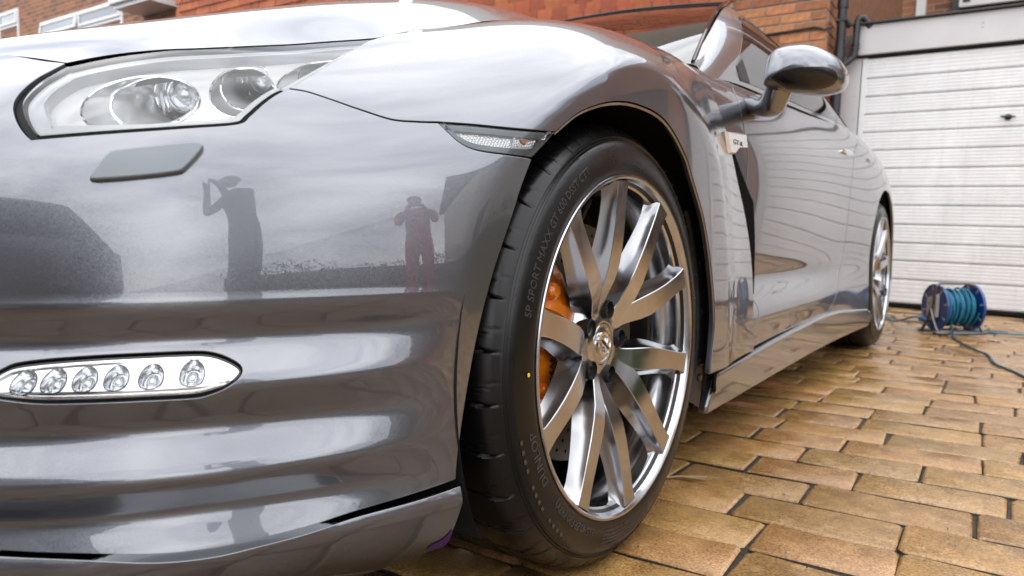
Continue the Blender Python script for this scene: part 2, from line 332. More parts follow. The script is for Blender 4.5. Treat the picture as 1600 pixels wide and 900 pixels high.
CURVES={'seam_fb': [(5.373,10.266),(5.536,10.169),(5.747,9.931),(5.959,9.691),(6.233,9.444),(6.475,9.382),(6.7,9.36)],'marker_top': [(6.7,9.36),(7.062,9.279),(7.471,9.136),(8.05,8.898)],'marker_low': [(6.7,9.36),(6.772,9.16),(6.878,8.937),(7.031,8.791),(7.341,8.683),(7.709,8.572)],'marker_end': [(8.05,8.898),(7.888,8.746),(7.709,8.572)],'arch': [(8.05,8.898),(8.367,9.034),(8.678,9.035),(9.104,8.971),(9.617,8.896),(10.287,8.807),(10.784,8.633),(11.117,8.4),(11.607,7.672),(11.946,6.068),(12.12,4.337),(11.98,2.552)],'sill_front': [(11.98,2.552),(13.174,2.469),(14.402,2.341)],'shut_low': [(14.402,2.341),(14.363,3.655)],'blade': [(14.363,3.655),(14.24,5.549),(13.89,7.847),(13.541,9.101),(13.303,10.017),(13.17,10.744),(13.45,12.0),(13.6,13.2)],'hoodseam': [(9.6,12.6),(8.714,12.281),(8.084,12.724),(7.35,12.722),(6.64,12.313),(6.273,11.848),(5.704,10.848),(5.373,10.266)],'lamp_top': [(3.345,10.852),(3.557,11.092),(3.826,11.317),(4.16,11.51),(4.502,11.615),(4.959,11.772),(5.463,11.968),(6.038,12.229),(6.64,12.313)],'lamp_left': [(3.345,10.852),(3.298,10.582),(3.257,10.359),(3.232,10.082),(3.23,9.811),(3.253,9.605),(3.308,9.377),(3.38,9.142),(3.455,8.94),(3.509,8.825)],'lamp_low': [(3.509,8.825),(3.816,8.937),(4.168,9.065),(4.62,9.231),(4.96,9.357),(5.048,9.551),(5.15,9.844),(5.259,10.094),(5.373,10.266)],'hoodfront': [(3.345,10.852),(3.13,10.916),(2.915,11.023),(2.66,11.19),(2.385,11.386)],'trail': [(7.709,8.572),(7.557,8.077),(7.426,7.483),(7.166,6.346),(6.95,5.13),(6.803,3.932),(6.721,2.971),(6.699,2.483)],'lip': [(6.699,2.483),(6.25,2.369),(5.756,2.265),(5.403,2.169),(5.029,2.117),(4.717,2.084),(4.374,2.115),(3.871,2.232),(3.338,2.323)],'lip_end': [(6.699,2.483),(6.707,1.465),(6.703,0.953)],'drl': [(3.382,5.103),(3.459,5.178),(3.655,5.228),(3.961,5.26),(4.278,5.27),(4.605,5.264),(4.749,5.229),(4.878,5.12),(4.956,4.988),(4.936,4.853),(4.841,4.702),(4.731,4.614),(4.623,4.579),(4.313,4.592),(3.913,4.604),(3.622,4.631),(3.443,4.692)],'drl_led': [(3.54,4.93),(3.727,4.946),(3.924,4.959),(4.125,4.959),(4.351,4.952),(4.623,4.963)],'washer': [(3.969,7.983),(4.025,8.27),(4.075,8.477),(4.128,8.567),(4.365,8.679),(4.63,8.798),(4.695,8.774),(4.692,8.638),(4.595,8.274),(4.518,8.163),(4.211,8.042)],'tow': [],'bowl0': [(4.626,10.37),(4.618,10.022),(4.537,9.702),(4.402,9.449),(4.236,9.295),(4.061,9.259),(3.897,9.344),(3.763,9.537),(3.672,9.815),(3.636,10.149),(3.662,10.504),(3.762,10.829),(3.94,11.052),(4.168,11.105),(4.389,10.971),(4.549,10.704)],'bowl1': [(5.271,10.687),(5.251,10.373),(5.193,10.114),(5.108,9.932),(5.008,9.844),(4.906,9.858),(4.814,9.973),(4.743,10.177),(4.701,10.45),(4.696,10.767),(4.732,11.093),(4.811,11.375),(4.927,11.537),(5.059,11.519),(5.174,11.325),(5.247,11.021)],'bowl2': [(6.07,11.601),(6.013,11.317),(5.911,11.044),(5.784,10.817),(5.647,10.656),(5.518,10.567),(5.41,10.556),(5.334,10.622),(5.301,10.76),(5.317,10.962),(5.385,11.215),(5.505,11.498),(5.667,11.769),(5.843,11.955),(5.988,11.982),(6.066,11.845)],'door_front': [(2.196,13.0),(2.008,12.004),(2.012,10.458),(2.049,9.477)],'door_rear': [(6.652,12.149),(6.237,11.369),(5.721,9.729),(5.577,8.445),(5.46,7.027),(5.067,4.533),(4.808,3.248),(4.699,2.26)],'sill': [(0.787,1.488),(1.404,1.636),(2.049,1.808),(3.112,2.05),(4.702,2.199),(6.576,1.387)],'skirt_tip': [(0.459,0.0)],'rear_arch': [(6.997,1.499),(6.787,4.034),(7.003,7.429),(7.337,8.786),(7.918,9.422),(8.55,9.781),(9.189,9.699)],'handle': [(5.509,11.383),(6.017,11.115)],'badge': [(1.669,10.144),(2.081,10.151)],'gh_pillar': [(0.019,1.634),(1.313,2.0),(2.197,2.0),(2.925,1.509),(1.142,0.217)],'gh_glass': [(1.29,0.328),(2.582,1.313),(3.929,1.12)]}
C_ = CURVES
SU, SW = .135, .055                                    # spline units -> roughly metres
def seg(name_or_pts, n=6, rev=False, lin=False):
    P=C_[name_or_pts] if isinstance(name_or_pts,str) else name_or_pts
    q=[np.array(a) for a in P] if lin else cat_rom(P,n)
    return q[::-1] if rev else q
def loop(*segs):
    out=[]
    for s in segs:
        for p in s:
            if not out or np.hypot(*(out[-1]-p))>1e-3: out.append(np.array(p,float))
    if np.hypot(*(out[0]-out[-1]))<1e-3: out.pop()
    A=np.array(out); x,y=A[:,0],A[:,1]
    if np.sum(x*np.roll(y,-1)-np.roll(x,-1)*y)<0: A=A[::-1]
    return A
def inset(A, d):
    if np.ndim(d)==0 and d==0: return A
    d=np.asarray(d)[:,None] if np.ndim(d) else d
    B=A*[SU,SW]; e=np.roll(B,-1,0)-B; l=np.linalg.norm(e,axis=1,keepdims=True)+1e-9; e/=l; nrm=np.stack([-e[:,1],e[:,0]],1)
    n=nrm+np.roll(nrm,1,0); k=np.sum(n*n,1,keepdims=True); n=n*2/np.maximum(k,1.0)
    return (B+n*d)/[SU,SW]
def inside(P, loops):
    r=np.zeros(len(P),bool)
    for A in loops:
        x1,y1=A[:,0],A[:,1]; x2,y2=np.roll(x1,-1),np.roll(y1,-1)
        for a,b,c,d in zip(x1,y1,x2,y2):
            if b==d: continue
            m=((b>P[:,1])!=(d>P[:,1])); r^=m&(P[:,0]<(c-a)*(P[:,1]-b)/(d-b)+a)
    return r
def resample(A, h):
    B=A*[SU,SW]; out=[]
    for i in range(len(B)):
        a,b=B[i],B[(i+1)%len(B)]; k=max(1,int(np.ceil(np.hypot(*(b-a))/h)))
        for t in range(k): out.append(A[i]+(A[(i+1)%len(A)]-A[i])*t/k)
    return np.array(out)
class Off:
    def __init__(s, net, fn): s.net=net; s.fn=fn; s.n=net.n; s.m=net.m
    def __call__(s,u,w):
        p=s.net(u,w); n=s.net.normal(u,w); d=s.fn(np.asarray(u,float),np.asarray(w,float)) if callable(s.fn) else s.fn
        return p+n*(np.asarray(d)[...,None] if np.ndim(d) else d)
    def normal(s,u,w,flip=1,h=.02): return Net.normal(s,u,w,flip,h)
def domain_mesh(loops, step, rows=()):
    """triangulate a (u,w) region bounded by loops (first outer, rest holes)"""
    loops=[resample(A,step*1.1) for A in loops]
    lo,hi=loops[0].min(0),loops[0].max(0)
    gu=np.arange(lo[0],hi[0],step/SU); gw=np.arange(lo[1],hi[1],step/SW)
    for r in rows: gw=np.concatenate([gw[abs(gw-r)>.4*step/SW],[r]])
    G=np.stack(np.meshgrid(gu,gw,indexing='ij'),-1).reshape(-1,2)
    G=G[inside(G,loops)]
    Bd=np.concatenate(loops)*[SU,SW]; keep=np.ones(len(G),bool)
    for i in range(0,len(G),2000):
        d=((G[i:i+2000,None]*[SU,SW]-Bd[None])**2).sum(-1).min(1); keep[i:i+2000]=d>(.5*step)**2
    G=G[keep]; P=np.concatenate(loops+[G]); E=[]; k=0
    for A in loops:
        n=len(A); E+=[(k+i,k+(i+1)%n) for i in range(n)]; k+=n
    r=delaunay_2d_cdt([Vector((float(a*SU),float(b*SW))) for a,b in P],E,[],0,1e-7)
    V=np.array([(v.x/SU,v.y/SW) for v in r[0]]); Fc=[tuple(f) for f in r[2] if len(f)==3]
    cen=np.array([(V[f[0]]+V[f[1]]+V[f[2]])/3 for f in Fc]); ok=inside(cen,loops)
    F=[]
    for f,o in zip(Fc,ok):
        if o:
            a,b,c=V[list(f)]; F.append(f if (b[0]-a[0])*(c[1]-a[1])-(b[1]-a[1])*(c[0]-a[0])>0 else f[::-1])
    return V,F,loops
def panel(name, net, loops, mat, parent, step=.009, gap=.0016, depth=.010, rows=(), lip=.0009):
    """body panel cut from a guide surface, edges rolled over and returned inwards"""
    L0=[inset(A,gap if i==0 else -gap) for i,A in enumerate(loops)]
    V,F,lp=domain_mesh(L0,step,rows)
    P=net(V[:,0],V[:,1]); Nn=net.normal(V[:,0],V[:,1])
    v=list(P); nn=list(Nn); f=list(F)
    if depth:
        for k,A in enumerate(lp):
            n=len(A); p=net(A[:,0],A[:,1]); nr=net.normal(A[:,0],A[:,1])
            t=np.roll(p,-1,0)-np.roll(p,1,0); out=np.cross(t,nr); out/=np.linalg.norm(out,axis=1,keepdims=True)+1e-9
            if k>0: out=out   # holes run ccw too: outward from material is towards the hole
            if k>0: out=-out
            rings=[(p,nr),(p+out*lip*.7-nr*lip*.3,nr*.7+out*.7),(p+out*lip-nr*lip,out),(p+out*lip-nr*depth,out)]
            b=len(v)
            for q,m in rings:
                v+=list(q); nn+=list(m/np.linalg.norm(m,axis=1,keepdims=True))
            for a in range(3):
                for i in range(n):
                    j=(i+1)%n; q=(b+a*n+i,b+(a+1)*n+i,b+(a+1)*n+j,b+a*n+j); f.append(q if k==0 else q[::-1])
    return mesh(name,v,f,mat,parent,True,nn)
def surf(name, net, u0,u1,w0,w1,nu,nw, mat, parent, drop=None):
    U,Wd=np.meshgrid(np.linspace(u0,u1,nu),np.linspace(w0,w1,nw),indexing='ij'); P=net(U,Wd); Nn=net.normal(U,Wd)
    f=[]
    for i in range(nu-1):
        for j in range(nw-1):
            if drop is None or not drop(P[i,j],U[i,j],Wd[i,j]): f.append((i*nw+j,(i+1)*nw+j,(i+1)*nw+j+1,i*nw+j+1))
    return mesh(name,P.reshape(-1,3),f,mat,parent,True,Nn.reshape(-1,3))
def inv_yz(net, pts, guess):
    x=np.array(guess,float); out=[]
    for y,z in pts:
        for _ in range(25):
            f=net(x[0],x[1])[1:]-[y,z]; h=1e-4
            J=np.stack([(net(x[0]+h,x[1])-net(x[0],x[1]))[1:]/h,(net(x[0],x[1]+h)-net(x[0],x[1]))[1:]/h],1)
            x=x-np.clip(np.linalg.lstsq(J,f,rcond=None)[0],-.6,.6); x=np.clip(x,[0,0],[net.n-1.001,net.m-1.001])
        out.append(x.copy())
    return out
# ================================================================ the car
car = thing('sports_car','dark grey metallic sports coupe parked on the wet brick driveway','car')
top_l = seg('lamp_top')
# --- bumper: from the nose round the corner to the wheel arch
bump_loop = loop(seg([(0,11.55),(1.2,11.5),(2.385,11.386)],4), seg('hoodfront',rev=True), seg('lamp_left'), seg('lamp_low'), seg('seam_fb'), seg('marker_low'), seg('trail'), seg('lip'), seg([(3.329,2.312),(2,2.35),(0,2.4)],6), [(0,11.55)])
drl_full = cat_rom(C_['drl'][:-1]+[(3.30,4.78),(3.27,4.92)],4)
drl_loop = loop(drl_full)
bumper = panel('front_bumper', FRONT, [bump_loop, drl_loop], M['paint'], car, .0065, rows=(5.80,5.86,5.90,5.935,5.96,5.98,6.0,6.03,6.07,6.12), depth=.014)
# --- fender
fend_loop = loop(seg('seam_fb'), seg('marker_top'), seg('arch'), seg('sill_front'), seg('shut_low'), seg('blade'), seg([(13.6,13.2),(12,13.4),(10.5,13.3),(9.6,12.6)],5), seg([(9.6,12.6),(8.72,12.62)]+C_['hoodseam'][2:]))
fender = panel('front_fender', FRONT, [fend_loop], M['paint'], car, .0085, depth=.012)
# --- splitter under the bumper
def lipoff(u,w):
    t=np.clip((2.55-w)/.55,0,1); return .004+.013*np.sqrt(np.clip(1-(1-t)**2,0,1))-.060*np.clip((2.15-w)/2,0,1)
LIPN = Off(FRONT,lipoff)
lip_loop = loop(seg('lip',rev=True), seg('lip_end'), seg([(6.705,.951),(6.0,.55),(5,.4),(3.3,.35),(0,.35)],6), seg([(0,.35),(0,2.4)],4), seg([(0,2.4),(2,2.35),(3.329,2.312)],6))
splitter = panel('front_splitter', LIPN, [lip_loop], M['paint'], car, .008, gap=.003, depth=.02)
scuff = panel('purple_scuff', Off(LIPN,.0009), [loop(cat_rom([(6.46,1.02),(6.50,1.22),(6.60,1.30),(6.66,1.52),(6.695,1.45),(6.692,1.0),(6.6,.95),(6.46,1.02)],3))], M['purple'], splitter, .006, depth=0)
# --- bonnet, shaped so that its edge meets lamp and fender
edge=[FRONT(*q) for q in seg('lamp_top',4)[:-1]+seg([(6.64,12.313)]+C_['hoodseam'][::-1][4:6]+[(8.72,12.9),(9.8,13.2),(11.2,13.4)],4)]
edge=np.array(edge); el=np.concatenate([[0],np.cumsum(np.linalg.norm(np.diff(edge,axis=0),axis=1))]); el/=el[-1]
class Hood(Net):
    def __call__(s,u,w):
        u=np.asarray(u,float); w=np.asarray(w,float); p=Net.__call__(s,u,w); e=Net.__call__(s,np.full_like(u,4-1e-6),w)
        t=(w/7.0)
        # arc position along the edge chosen by y
        q=np.stack([np.interp(e[...,1],edge[:,1],edge[:,k]) for k in range(3)],-1)
        return p+(q-e)*(sst(2.2,4,u))[...,None]
HN=Hood(np.array(HOOD).transpose(1,0,2))
def nrm_up(net,U,Wd):
    n=net.normal(U,Wd); return np.where(n[...,2:]<0,-n,n)
U,Wd=np.meshgrid(np.linspace(0,4-1e-6,60),np.linspace(0,6.9,90),indexing='ij'); P=HN(U,Wd); Nn=nrm_up(HN,U,Wd)
P=np.concatenate([P[::-1]*[-1,1,1],P[1:]],0); Nn=np.concatenate([Nn[::-1]*[-1,1,1],Nn[1:]],0); nu,nw=P.shape[:2]
fc=[(i*nw+j,(i+1)*nw+j,(i+1)*nw+j+1,i*nw+j+1) for i in range(nu-1) for j in range(nw-1)]
bonnet=mesh('bonnet',P.reshape(-1,3),fc,M['paint'],car,True,Nn.reshape(-1,3))
# --- black body behind the panels closes every gap
def not_arch(p,u,w): return (p[1]**2+(p[2]-.35)**2<.475**2) or (3.0<u<6.9 and 8.6<w)
surf('inner_body', Off(FRONT,-.028), 0,14.9,1.45,13.6,90,60, M['core'], car, not_arch)
# --- flank
SIDE_top=12.95
sill=seg('sill',8)
door_f=seg([(2.2,13)]+C_['door_front'][1:]+[(1.98,7.2),(2.03,5.6),(2.1,4.3),(1.98,3.2),(1.93,2.12)],5)
door_r=seg([(6.72,13)]+C_['door_rear'],6)
vent=panel('fender_rear_panel', SIDE, [loop(seg([(0.5,13),(2.2,13)],4), door_f, seg([(1.93,2.12),(.9,1.9)],4), seg([(.9,1.9),(.72,6),(.62,9),(.5,13)],8))], M['paint'], car, .011)
door=panel('door', SIDE, [loop(door_f, seg([(1.93,2.12),(2.98,2.30),(4.57,2.367)],6), door_r[::-1], seg([(6.72,13),(4.4,13),(2.2,13)],8))], M['paint'], car, .0105, rows=(3.95,4.1,5.2))
ra=[(2.780+.402*math.cos(math.radians(a)),.35+.398*math.sin(math.radians(a))) for a in range(203,-38,-12)]
rear_arch=inv_yz(SIDE,ra,(6.9,2.0))
quarter=panel('rear_quarter', SIDE, [loop(door_r[::-1][::1], seg([(6.72,13),(9,13),(11,13),(12.6,13)],6), seg([(12.6,13),(12.6,8),(12.4,.6)],8), seg([(12.4,.6),(11.3,.6)]+[tuple(q) for q in rear_arch[::-1]],3), seg([tuple(rear_arch[0]),(6.574,1.45),(5.6,1.98),(4.57,2.367)],6))], M['paint'], car, .0115)
SKN=Off(SIDE,lambda u,w:.013*sst(0,.5,u)+.003)
skirt=panel('side_skirt', SKN, [loop(sill, seg([(6.574,1.389),(6.9,.7),(6.75,0.02)],5), seg([(6.75,.02),(4,.02),(2,.02),(.62,.02)],8), seg([(.62,.02)]+[C_['sill'][0]],4))], M['paint'], car, .010, gap=.0004, depth=.02, lip=.009)
surf('inner_side', Off(SIDE,-.03), .8,12.9,.1,13,90,50, M['core'], car, lambda p,u,w:((p[1]-2.78)**2+(p[2]-.35)**2<.41**2) or (p[1]<.44))
# door handle and rear fuel seam
hg=Geo(); hp=[SIDE(5.5,11.32),SIDE(6.0,11.22)]; 
for k in range(2): pass
hrings=[]
for t in np.linspace(0,1,7):
    u=5.45+.62*t; c=SIDE(u,11.25); n=SIDE.normal(np.array(u),np.array(11.25)); h=.012*math.sqrt(max(.05,1-(2*t-1)**4)); ax=np.array([0,0,1.0])
    hrings.append([tuple(c+n*(.003+.012*math.cos(a)*math.sin(math.pi*min(1,max(0,t*.9+.05)))**.5)+ax*h*math.sin(a)) for a in np.linspace(0,2*math.pi,12,endpoint=False)])
hg.loft(hrings).obj('door_handle',M['chrome'],door)
# --- emblem on the wing vent: chrome shield with raised letters
bn=SIDE.normal(np.array(1.5),np.array(10.1))
def on_side(u,w,d): return SIDE(u,w)+SIDE.normal(np.array(u),np.array(w))*d
bz=Geo()
quad=[(0.5180,0.7556),(0.6653,0.7676),(0.6778,0.7363),(0.6099,0.7293),(0.5787,0.7119),(0.5429,0.7099)]
qc=V_=np.mean(quad,0)
bz.loft([[(x,y,z) for y,z in quad] for x in (.889,.9025)]+[[(.908,qc[0]+(y-qc[0])*.9,qc[1]+(z-qc[1])*.86) for y,z in quad]])
badge=bz.obj('vent_emblem',M['satin'],car,angle=25)
# ================================================================ lamps
# --- headlight: seal, reflector shell with three bowls, clear cover
lamp_loop=loop(seg('lamp_top'), seg([(6.64,12.313)]+C_['hoodseam'][5:],6), seg('lamp_low',rev=True), seg('lamp_left',rev=True))
_nt=len(seg('lamp_top'))+len(seg([(6.64,12.313)]+C_['hoodseam'][5:],6))-1
_top=inside(lamp_loop,[loop([(3.33,10.86),(3.33,13.5),(7,13.5),(7,12),(5.5,9.9),(5.32,10.25)])])
_d=np.where(_top,np.interp(lamp_loop[:,0],[3.34,4.4],[.0100,.0012]),np.interp(lamp_loop[:,0],[3.2,3.5,5.0],[.0088,.0074,.0060]))
lens_loop=inset(lamp_loop,_d)
hl=sub('headlight',car)
panel('headlight_seal', Off(FRONT,-.004), [lamp_loop,lens_loop], M['seal'], hl, .008, gap=.0003, depth=.03)
V=np.array
bowl_m=[loop(cat_rom(C_['bowl%d'%k]+[C_['bowl%d'%k][0]],2)) for k in range(3)]
shell=Off(FRONT,-.019)
inner=inset(lamp_loop,.020)
panel('headlight_band', Off(FRONT,-.007), [inset(lamp_loop,_d+.0015),inset(lamp_loop,np.where(_top,np.interp(lamp_loop[:,0],[3.35,4.4],[.023,.010]),np.interp(lamp_loop[:,0],[3.35,4.3],[.024,.0145])))], M['frost'], hl, .006, gap=0, depth=.012)
bz_loops=[inset(lamp_loop,_d+.001)]
def clip_loop(A,outer):
    # keep bowl mouths clear of the lamp outline
    o=inset(outer,.014); c=A.mean(0); out=[]
    for p in A:
        q=p.copy()
        for _ in range(40):
            if inside(q[None],[o])[0]: break
            q=c+(q-c)*.96
        out.append(q)
    return V(out)
bowls=[clip_loop(A,lamp_loop) for A in bowl_m]
panel('headlight_bezel', shell, bz_loops+bowls, M['lamp_silver'], hl, .006, gap=0, depth=0)
deep=[((.664,-.591,.6795),.027),((.674,-.495,.7150),.028),((.704,-.394,.7490),.024)]
for A,(c,r) in zip(bowls,deep):
    n=len(A); mouth=shell(A[:,0],A[:,1]); c=V(c); mc=mouth.mean(0)
    ax=mc-c; ax=V([ax[0]*.35,ax[1],ax[2]*.6]); ax/=np.linalg.norm(ax)
    a=np.cross(ax,[0,0,1]); a/=np.linalg.norm(a); b=np.cross(a,ax)
    ang=[math.atan2((p-mc)@b,(p-mc)@a) for p in mouth]
    rings=[mouth]
    for t,k in ((.30,1.0),(.33,.965),(.62,.97),(.65,.94),(1.0,1.0)):
        rr=[]
        for p,g in zip(mouth,ang):
            d=c+(a*math.cos(g)+b*math.sin(g))*r*1.0; q=p+(d-p)*t; cc=mc+(c-mc)*t; rr.append(cc+(q-cc)*k)
        rings.append(V(rr))
    for rg in (mouth*1.0,rings[2]): Geo().tube([tuple(p) for p in np.concatenate([rg,rg[:2]])],.0011,6).obj('bowl_ring',M['chrome'],hl)
    gb=Geo().loft([[tuple(p) for p in q] for q in rings],True,(False,False)); gb.obj('reflector_bowl',M['satin'],hl,angle=25)
    # chrome ring and glass ball at the bottom of the bowl
    gr=Geo().revolve([(r*1.0,.0),(r*.98,.006),(r*.86,-.004),(r*.80,-.014),(r*.5,-.016)],tuple(c),tuple(ax),32); gr.obj('projector_ring',M['chrome'],hl,angle=30)
    gl=Geo().revolve([(r*.78*math.cos(t),-.012+r*.62*math.sin(t)) for t in np.linspace(0,math.pi/2-.02,9)],tuple(c),tuple(ax),28); gl.obj('projector_lens',M['ball'],hl)
# trim strip under the outer bowls
panel('headlight_lens', Off(FRONT,-.001), [lens_loop], M['lens'], hl, .008, gap=.0, depth=.004)
# --- washer flap
def domeoff(A,h,p=3):
    def fn(u,w):
        q=np.stack([u,w],-1).reshape(-1,2)*[SU,SW]; B=resample(A,.004)*[SU,SW]
        d=np.sqrt(((q[:,None]-B[None])**2).sum(-1).min(1)).reshape(np.shape(u)); t=np.clip(d/.008,0,1)
        return h*(1-(1-t)**p)
    return fn
wl=loop(cat_rom(C_['washer']+[C_['washer'][0]],3))
panel('washer_cover', Off(FRONT,.0062), [inset(wl,.0016)], M['grey_plastic'], car, .005, gap=.0, depth=.009, lip=.0030)
# --- daytime lights
dr=sub('daytime_light',car)
panel('light_surround', Off(FRONT,-.003), [inset(drl_loop,.0008),inset(drl_loop,.0030)], M['gloss_black'], dr, .005, gap=0, depth=.012)
panel('light_trim', Off(FRONT,-.0022), [inset(drl_loop,.0030),inset(drl_loop,.0043)], M['chrome'], dr, .005, gap=0, depth=.012)
leds=[V(q) for q in C_['drl_led']]
rad=[.0108,.0108,.0108,.0110,.0113,.0117]
circ=[]
for q,r in zip(leds,rad):
    circ.append(V([q+[r*math.cos(a)/SU,r*math.sin(a)/SW] for a in np.linspace(0,2*math.pi,28,endpoint=False)]))
_wc=lambda u:np.interp(u,[3.3,3.6,4.2,4.6,4.956],[4.93,4.935,4.93,4.945,4.988])
DB=Off(FRONT,lambda u,w:-.0048+0*w)
panel('light_plate', DB, [inset(drl_loop,.0040)]+circ, M['led_chrome'], dr, .0025, gap=0, depth=0)
for q,c in zip(leds,circ):
    p0=DB(c[:,0],c[:,1]); ce=DB(q[0],q[1]); n=DB.normal(q[0],q[1]); rings=[p0]
    for t,d in ((.99,-.0008),(.95,-.0012),(.92,.0002),(.85,.0035),(.76,.0065),(.74,.0058),(.66,.0085),(.56,.0102),(.54,.0094),(.44,.0112),(.30,.012),(.28,.010),(.02,.0098)): rings.append(ce+(p0-ce)*t-n*d)
    Geo().loft([[tuple(p) for p in r] for r in rings],True,(False,True)).obj('led_reflector',M['led_chrome'],dr,angle=24)
    rings=[ce+(p0-ce)*.50*math.cos(t)-n*(.0085-.0050*math.sin(t)) for t in np.linspace(0,1.5,7)]
    Geo().loft([[tuple(p) for p in r] for r in rings],True,(False,True)).obj('led_lens',M['ball'],dr)
    Geo().tube([tuple(ce+(p-ce)*.975+n*.0006) for p in np.concatenate([p0,p0[:1]])],.00055,5).obj('led_rim',M['gloss_black'],dr)
panel('light_cover', Off(FRONT,-.0012), [inset(drl_loop,.0045)], M['lens'], dr, .006, gap=0, depth=.002)
# --- side marker lamp on the seam between bumper and wing
ml=loop(seg('marker_top'), seg('marker_end'), seg('marker_low',rev=True))
mk_=sub('side_marker',car)
panel('marker_frame', Off(FRONT,-.002), [inset(ml,.0018),inset(ml,.007)], M['grey_plastic'], mk_, .004, gap=0, depth=.006)
M['waffle']=mk('waffle_reflector',(.88,.89,.90),.18,.6)
# waffle plate: real pyramids
MB=Off(FRONT,lambda u,w:-.0075+.0016*(np.abs(((u*SU+w*SW)/.0052)%1-.5)+np.abs(((u*SU-w*SW)/.0052)%1-.5)))
Vd,Fd,_=domain_mesh([inset(ml,.0068)],.0013)
Pm=MB(Vd[:,0],Vd[:,1]); mesh('marker_reflector',Pm,Fd,M['waffle'],mk_,False)
bq=FRONT(7.62,8.93); bn_=FRONT.normal(np.array(7.62),np.array(8.93))
Geo().revolve([(.0005,.0),(.007,.0005),(.008,.004),(.006,.009),(.0005,.010)],tuple(bq-bn_*.013),tuple(bn_),14).obj('marker_bulb',M['amber'],mk_)
cell=loop(seg([(7.50,9.02),(7.88,8.93),(7.80,8.72),(7.44,8.78),(7.50,9.02)],3,lin=True))
panel('marker_window', Off(FRONT,-.003), [cell,inset(cell,.0014)], M['frost'], mk_, .003, gap=0, depth=.003)
panel('marker_lens', Off(FRONT,-.0006), [inset(ml,.0014)], M['lens'], mk_, .006, gap=0, depth=.003)
# ================================================================ wheels (built at the origin, axis +X outwards)
def tyre_mesh(width):
    prof=[(-.016,.256),(-.008,.262),(.0005,.272),(.0022,.282),(.0015,.292),(-.0003,.302),(-.0028,.312),(-.0048,.3185),(-.0070,.3215),(-.0062,.3230),(-.0092,.3248),(-.0084,.3263),(-.0116,.3282),(-.0110,.3296),(-.0145,.3325),(-.0190,.3385),(-.0245,.3435),(-.031,.3475),(-.039,.3505)]
    inner=-width
    xs=list(np.linspace(-.045,inner+.03,43)); prof+= [(x,.3520+.0015*math.sin(math.pi*(x+.045)/(inner+.075))) for x in xs]
    prof+=[(inner+.018,.348),(inner+.004,.337),(inner-.006,.315),(inner-.002,.285),(inner+.012,.262)]
    n=960; g=Geo(); rings=[]
    th=np.linspace(0,2*math.pi,n,endpoint=False)
    for k,(x,r) in enumerate(prof):
        rr=np.full(n,r)
        if r>.334 and x>inner+.01:
            s=-x                                     # distance in from the outer face
            ph=(th*32/(2*math.pi)+1.6*max(0,s-.03)**.8*1.2)%1     # curved lateral sipes
            d=np.abs(ph-.5)/32*2*math.pi*.352
            dep=.0055*np.clip((.0023-d)/.0011,0,1)
            ph2=(th*32/(2*math.pi)+.5-9*max(0,s-.012))%1; d2=np.abs(ph2-.5)/32*2*math.pi*.352
            if .012<s<.06: dep=np.maximum(dep,.003*np.clip((.0014-d2)/.0008,0,1)*(s<.052))
            if .020>s: dep=dep*.6
            for gx in (.105,.165):
                dep=np.maximum(dep,.007*np.clip((.006-abs(s-gx))/.003,0,1))
            ph3=(th*16/(2*math.pi)+14*(s-.1))%1; d3=np.abs(ph3-.5)/16*2*math.pi*.352
            if .085<s<.165: dep=np.maximum(dep,.002*np.clip((.0014-d3)/.0008,0,1))
            rr=rr-dep
        rings.append(np.stack([np.full(n,x),rr*np.cos(th),rr*np.sin(th)],-1))
    m=len(rings); v=np.concatenate(rings); i=np.arange(n); j=(i+1)%n
    f=np.concatenate([np.stack([k*n+i,(k+1)*n+i,(k+1)*n+j,k*n+j],-1) for k in range(m-1)])[:,::-1]
    return v,f
def face_pt(r,x,a): return (x,r*math.cos(a),r*math.sin(a))      # angle from +Y (rearwards) up to +Z
A_TIP=[math.radians(22+36*k) for k in range(10)]
STEM=[math.radians(40+72*k) for k in range(5)]
